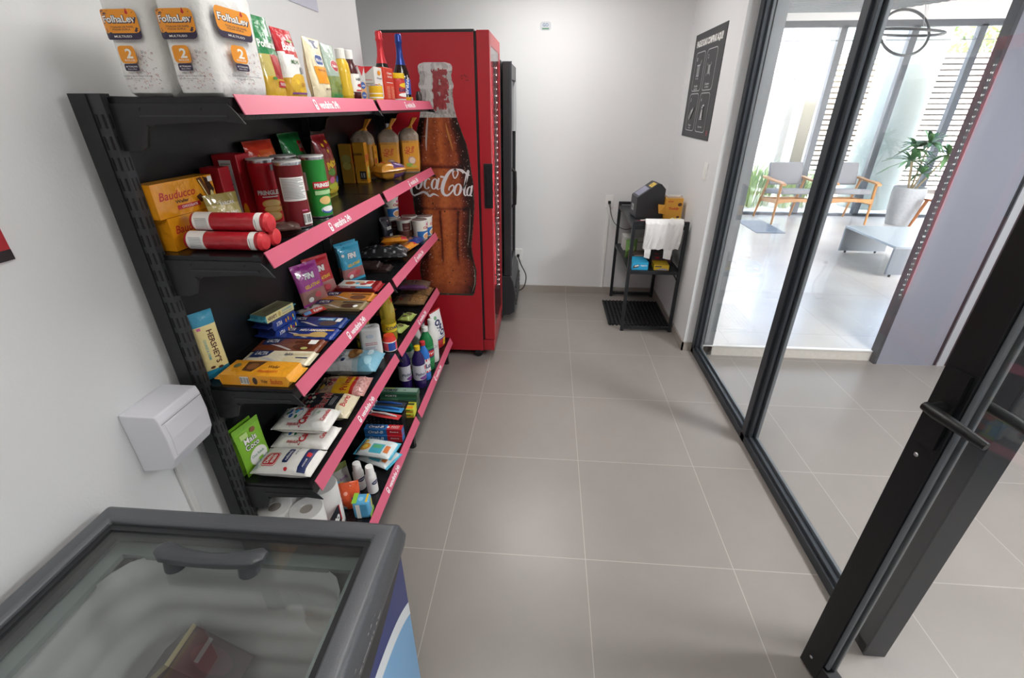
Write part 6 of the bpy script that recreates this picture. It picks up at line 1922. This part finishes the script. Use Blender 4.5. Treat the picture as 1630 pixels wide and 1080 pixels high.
# poster on the right wall
def poster():
    BK_ = M('#38383b', .5)
    LN = K('#c9c9cc')
    m = MB()
    w, h = .70, .685
    m.box(1.4655, .995, 1.472, 1.4695, .995 + w, 1.472 + h, BK_)
    def S(a, b, l):
        return (1.4655 - l, .995 + w / 2 - a, 1.472 + b)
    D = [('t', 'PAGUE SUAS COMPRAS AQUI!', .5, .90, .84, .075, W_, {'b': .05}), ]
    for i, (cx, cy) in enumerate(((.29, .64), (.68, .64), (.29, .25), (.68, .25))):
        D += [('rr', cx - .165, cy - .185, cx + .165, cy + .185, .045, LN), ('rr', cx - .159, cy - .178, cx + .159, cy + .178, .04, BK_), ('t', str(i + 1), cx - .10, cy + .12, .022, .035, LN)]
    D += [('t', 'Escolha', .29, .505, .12, .022, LN), ('t', 'seus itens', .29, .478, .13, .02, LN), ('t', 'Escaneie', .68, .515, .13, .022, LN), ('t', 'os itens', .68, .488, .12, .02, LN), ('t', 'Pague', .29, .12, .11, .024, LN), ('t', 'aqui', .29, .093, .07, .02, LN), ('t', 'Aproveite', .68, .115, .14, .024, LN), ('t', '24', .94, .07, .04, .05, RD)]
    # pictograms: basket, barcode, card, bell
    for k in range(5):
        D.append(('r', .25 + .02 * k, .60, .258 + .02 * k, .70, LN))
    D += [('r', .24, .695, .345, .705, LN), ('r', .25, .595, .34, .602, LN), ('e', .27, .575, .009, .009, LN), ('e', .325, .575, .009, .009, LN), ('p', [(.345, .70), (.375, .745), (.382, .74), (.352, .695)], LN)]
    for k in range(7):
        D.append(('r', .645 + .011 * k, .60, .645 + .011 * k + (.007 if k % 2 else .004), .68, LN))
    for sx in (.62, .735):
        D += [('r', sx - .003, .585, sx + .003, .61, LN), ('r', sx - .003, .675, sx + .003, .70, LN)]
    D += [('p', [(.22, .20), (.30, .28), (.33, .25), (.25, .17)], LN), ('p', [(.235, .20), (.30, .265), (.315, .25), (.25, .185)], BK_), ('p', [(.29, .24), (.345, .30), (.36, .28), (.31, .225)], LN), ('p', [(.65, .20), (.71, .20), (.695, .28), (.665, .28)], LN), ('r', .64, .185, .72, .195, LN), ('e', .68, .30, .016, .012, LN), ('r', .69, .31, .74, .325, LN)]
    m.dec(D, w, h, S)
    return tag(m.obj('poster', smooth=0), 'dark grey instruction poster with four white line drawings', 'poster')
poster()

# left wall: junction box with its trunking, two sheets
def junction_box():
    t = thing('switch_box', 'white plastic electrical box mounted low on the wall beside the freezer', 'electrical box', (-.66, -1.575, .815))
    B = M('#e3e3ea', .35)
    m = MB()
    m.prism([(0, 0), (.088, .015), (.104, .05), (.108, .11), (.104, .165), (.098, .185), (0, .185)], 'y', -.078, .072, B)
    m.obj('housing', t, smooth=0, bevel=.004)
    m = MB()
    m.add([(.1053, -.075, .158), (.1053, .069, .158), (.1053, .069, .160), (.1053, -.075, .160)], [(0, 1, 2, 3)], GRY)
    m.prism([(.088, .022), (.106, .055), (.1105, .11), (.1065, .155), (.100, .155), (.104, .11), (.100, .055), (.085, .025)], 'y', -.066, .062, B)
    m.obj('cover', t, smooth=0, bevel=.002)
junction_box()
tag(MB().box(-.66, -1.575, .0, -.648, -1.553, .815, M('#dcdcda', .5)).obj('cable_trunking', smooth=0, bevel=.002), 'white cable trunking running down the wall beneath the electrical box', 'trunking')
m = MB().box(-.6598, -.55, 2.06, -.657, -.095, 2.50, K('#c3c4d4'))
tag(m.obj('wall_sheet', smooth=0), 'pale lilac sheet on the wall above the top shelf', 'poster')
m = MB().box(-.6598, -1.96, 1.418, -.657, -1.70, 1.62, K('#b0232c'))
m.dec([('r', 0, 0, 1, .10, K('#2a2022')), ('r', 0, .06, .9, .12, YL)], .26, .202, lambda a, b, l: (-.657 + l, -1.83 + a, 1.418 + b))
tag(m.obj('wall_poster', smooth=0), 'small red poster with black lower edge on the freezer side wall', 'poster')

# back wall: sticker, sockets, trunking; cooler cable
m = MB()
m.dec([('rr', .02, .1, .98, .9, .2, K('#c9cdd2')), ('t', 'GO', .5, .6, .5, .3, K('#4a6a9a')), ('r', .2, .2, .8, .34, K('#5a8a6a'))], .09, .075, lambda a, b, l: (.325 + a, 1.8795 - l, 2.215 + b))
tag(m.obj('wall_sticker', smooth=0), 'tiny round-cornered sticker high on the back wall', 'sticker')
def socket(x, y, z, lab, ax):
    t = thing('wall_socket', lab, 'socket', (x, y, z))
    m = MB()
    if ax == 'y':
        m.box(-.035, -.010, -.055, .035, 0, .055, WHITE)
    else:
        m.box(-.008, -.035, -.055, 0, .035, .055, WHITE)
    m.obj('plate', t, smooth=0, bevel=.002)
    m = MB()
    if ax == 'y':
        m.box(-.012, -.035, -.018, .012, -.010, .006, BLACK)
        m.obj('plug', t, smooth=0, bevel=.003)
    else:
        m.box(-.011, -.012, -.02, -.008, .012, .02, W_)
        m.obj('switch', t, smooth=0)
socket(.955, 1.88, .905, 'white socket with black plug beside the black table', 'y')
socket(.12, 1.88, .385, 'white socket with black plug beside the black cooler', 'y')
socket(1.47, .92, 1.285, 'white switch on the side wall below the dark poster', 'x')
tag(MB().box(.94, 1.866, .07, .965, 1.88, .85, WHITE).obj('cable_trunking', smooth=0, bevel=.002), 'white cable trunking running down the back wall by the table', 'trunking')
tag(MB().tube(catmull([(.12, 1.845, .375), (.15, 1.82, .30), (.20, 1.80, .2), (.19, 1.79, .10), (.15, 1.78, .05), (.09, 1.79, .045), (.04, 1.80, .05)], 8), .005, 8, RUB).obj('power_cable'), 'black power cable looping from the socket beside the cooler', 'cable')
tag(MB().tube(catmull([(.955, 1.845, .90), (.975, 1.81, .80), (1.01, 1.74, .73), (1.09, 1.66, .70), (1.16, 1.55, .76), (1.2, 1.48, .848)], 8), .003, 6, RUB).obj('power_cable'), 'thin black cable running from socket to under the table top', 'cable')

# goods in the freezer
def tray(label, x, y, z, rz, rx, ry, w, d, h, m, D):
    o = carton('ice_cream_box', w, d, h, m, D, Tp=D, bevel=.002)
    put(o, x, y, z, rz, rx, ry, label=label, cat='box')
FB = .2265
put(carton('ice_cream_box', .29, .17, .15, K('#8f9698'), Tp=[('r', .05, .1, .95, .9, K('#7a8184'))], bevel=.002), -.345, -2.035, FB, 0, label='flat grey carton under the tilted boxes inside the freezer', cat='box')
tray('dark brown box tilted on its corner inside the freezer', -.452, -1.955, FB + .151, 0, 0, 43, .165, .09, .16, K('#3a1f22'), [('r', 0, 0, .06, 1, K('#a89a6a')), ('e', .5, .5, .3, .3, K('#5a2f36')), ('r', .3, .3, .36, .9, GRY)])
tray('salmon pink box tilted on its corner inside the freezer', -.275, -2.062, FB + .151, 0, 0, 40, .125, .09, .125, K('#c9685c'), [('e', .5, .5, .3, .3, K('#d9a090')), ('r', .1, .8, .9, .9, K('#e0c0b0'))])
tray('upright white and orange box inside the freezer by the far end', -.105, -2.03, FB, 4, 0, 0, .10, .11, .22, K('#cfc4b2'), [('r', 0, 0, 1, .4, K('#c98a4a')), ('e', .6, .7, .2, .15, K('#8a6a4a'))])

added_ceiling_lamp(.35, -2.9, 2.66, .6, 'unseen square ceiling lamp added to the shop above the doorway')
added_ceiling_lamp(.35, -.9, 2.66, .6, 'unseen square ceiling lamp added to the shop above the middle of the aisle')
added_ceiling_lamp(.35, 1.0, 2.66, .6, 'unseen square ceiling lamp added to the shop near the back wall')
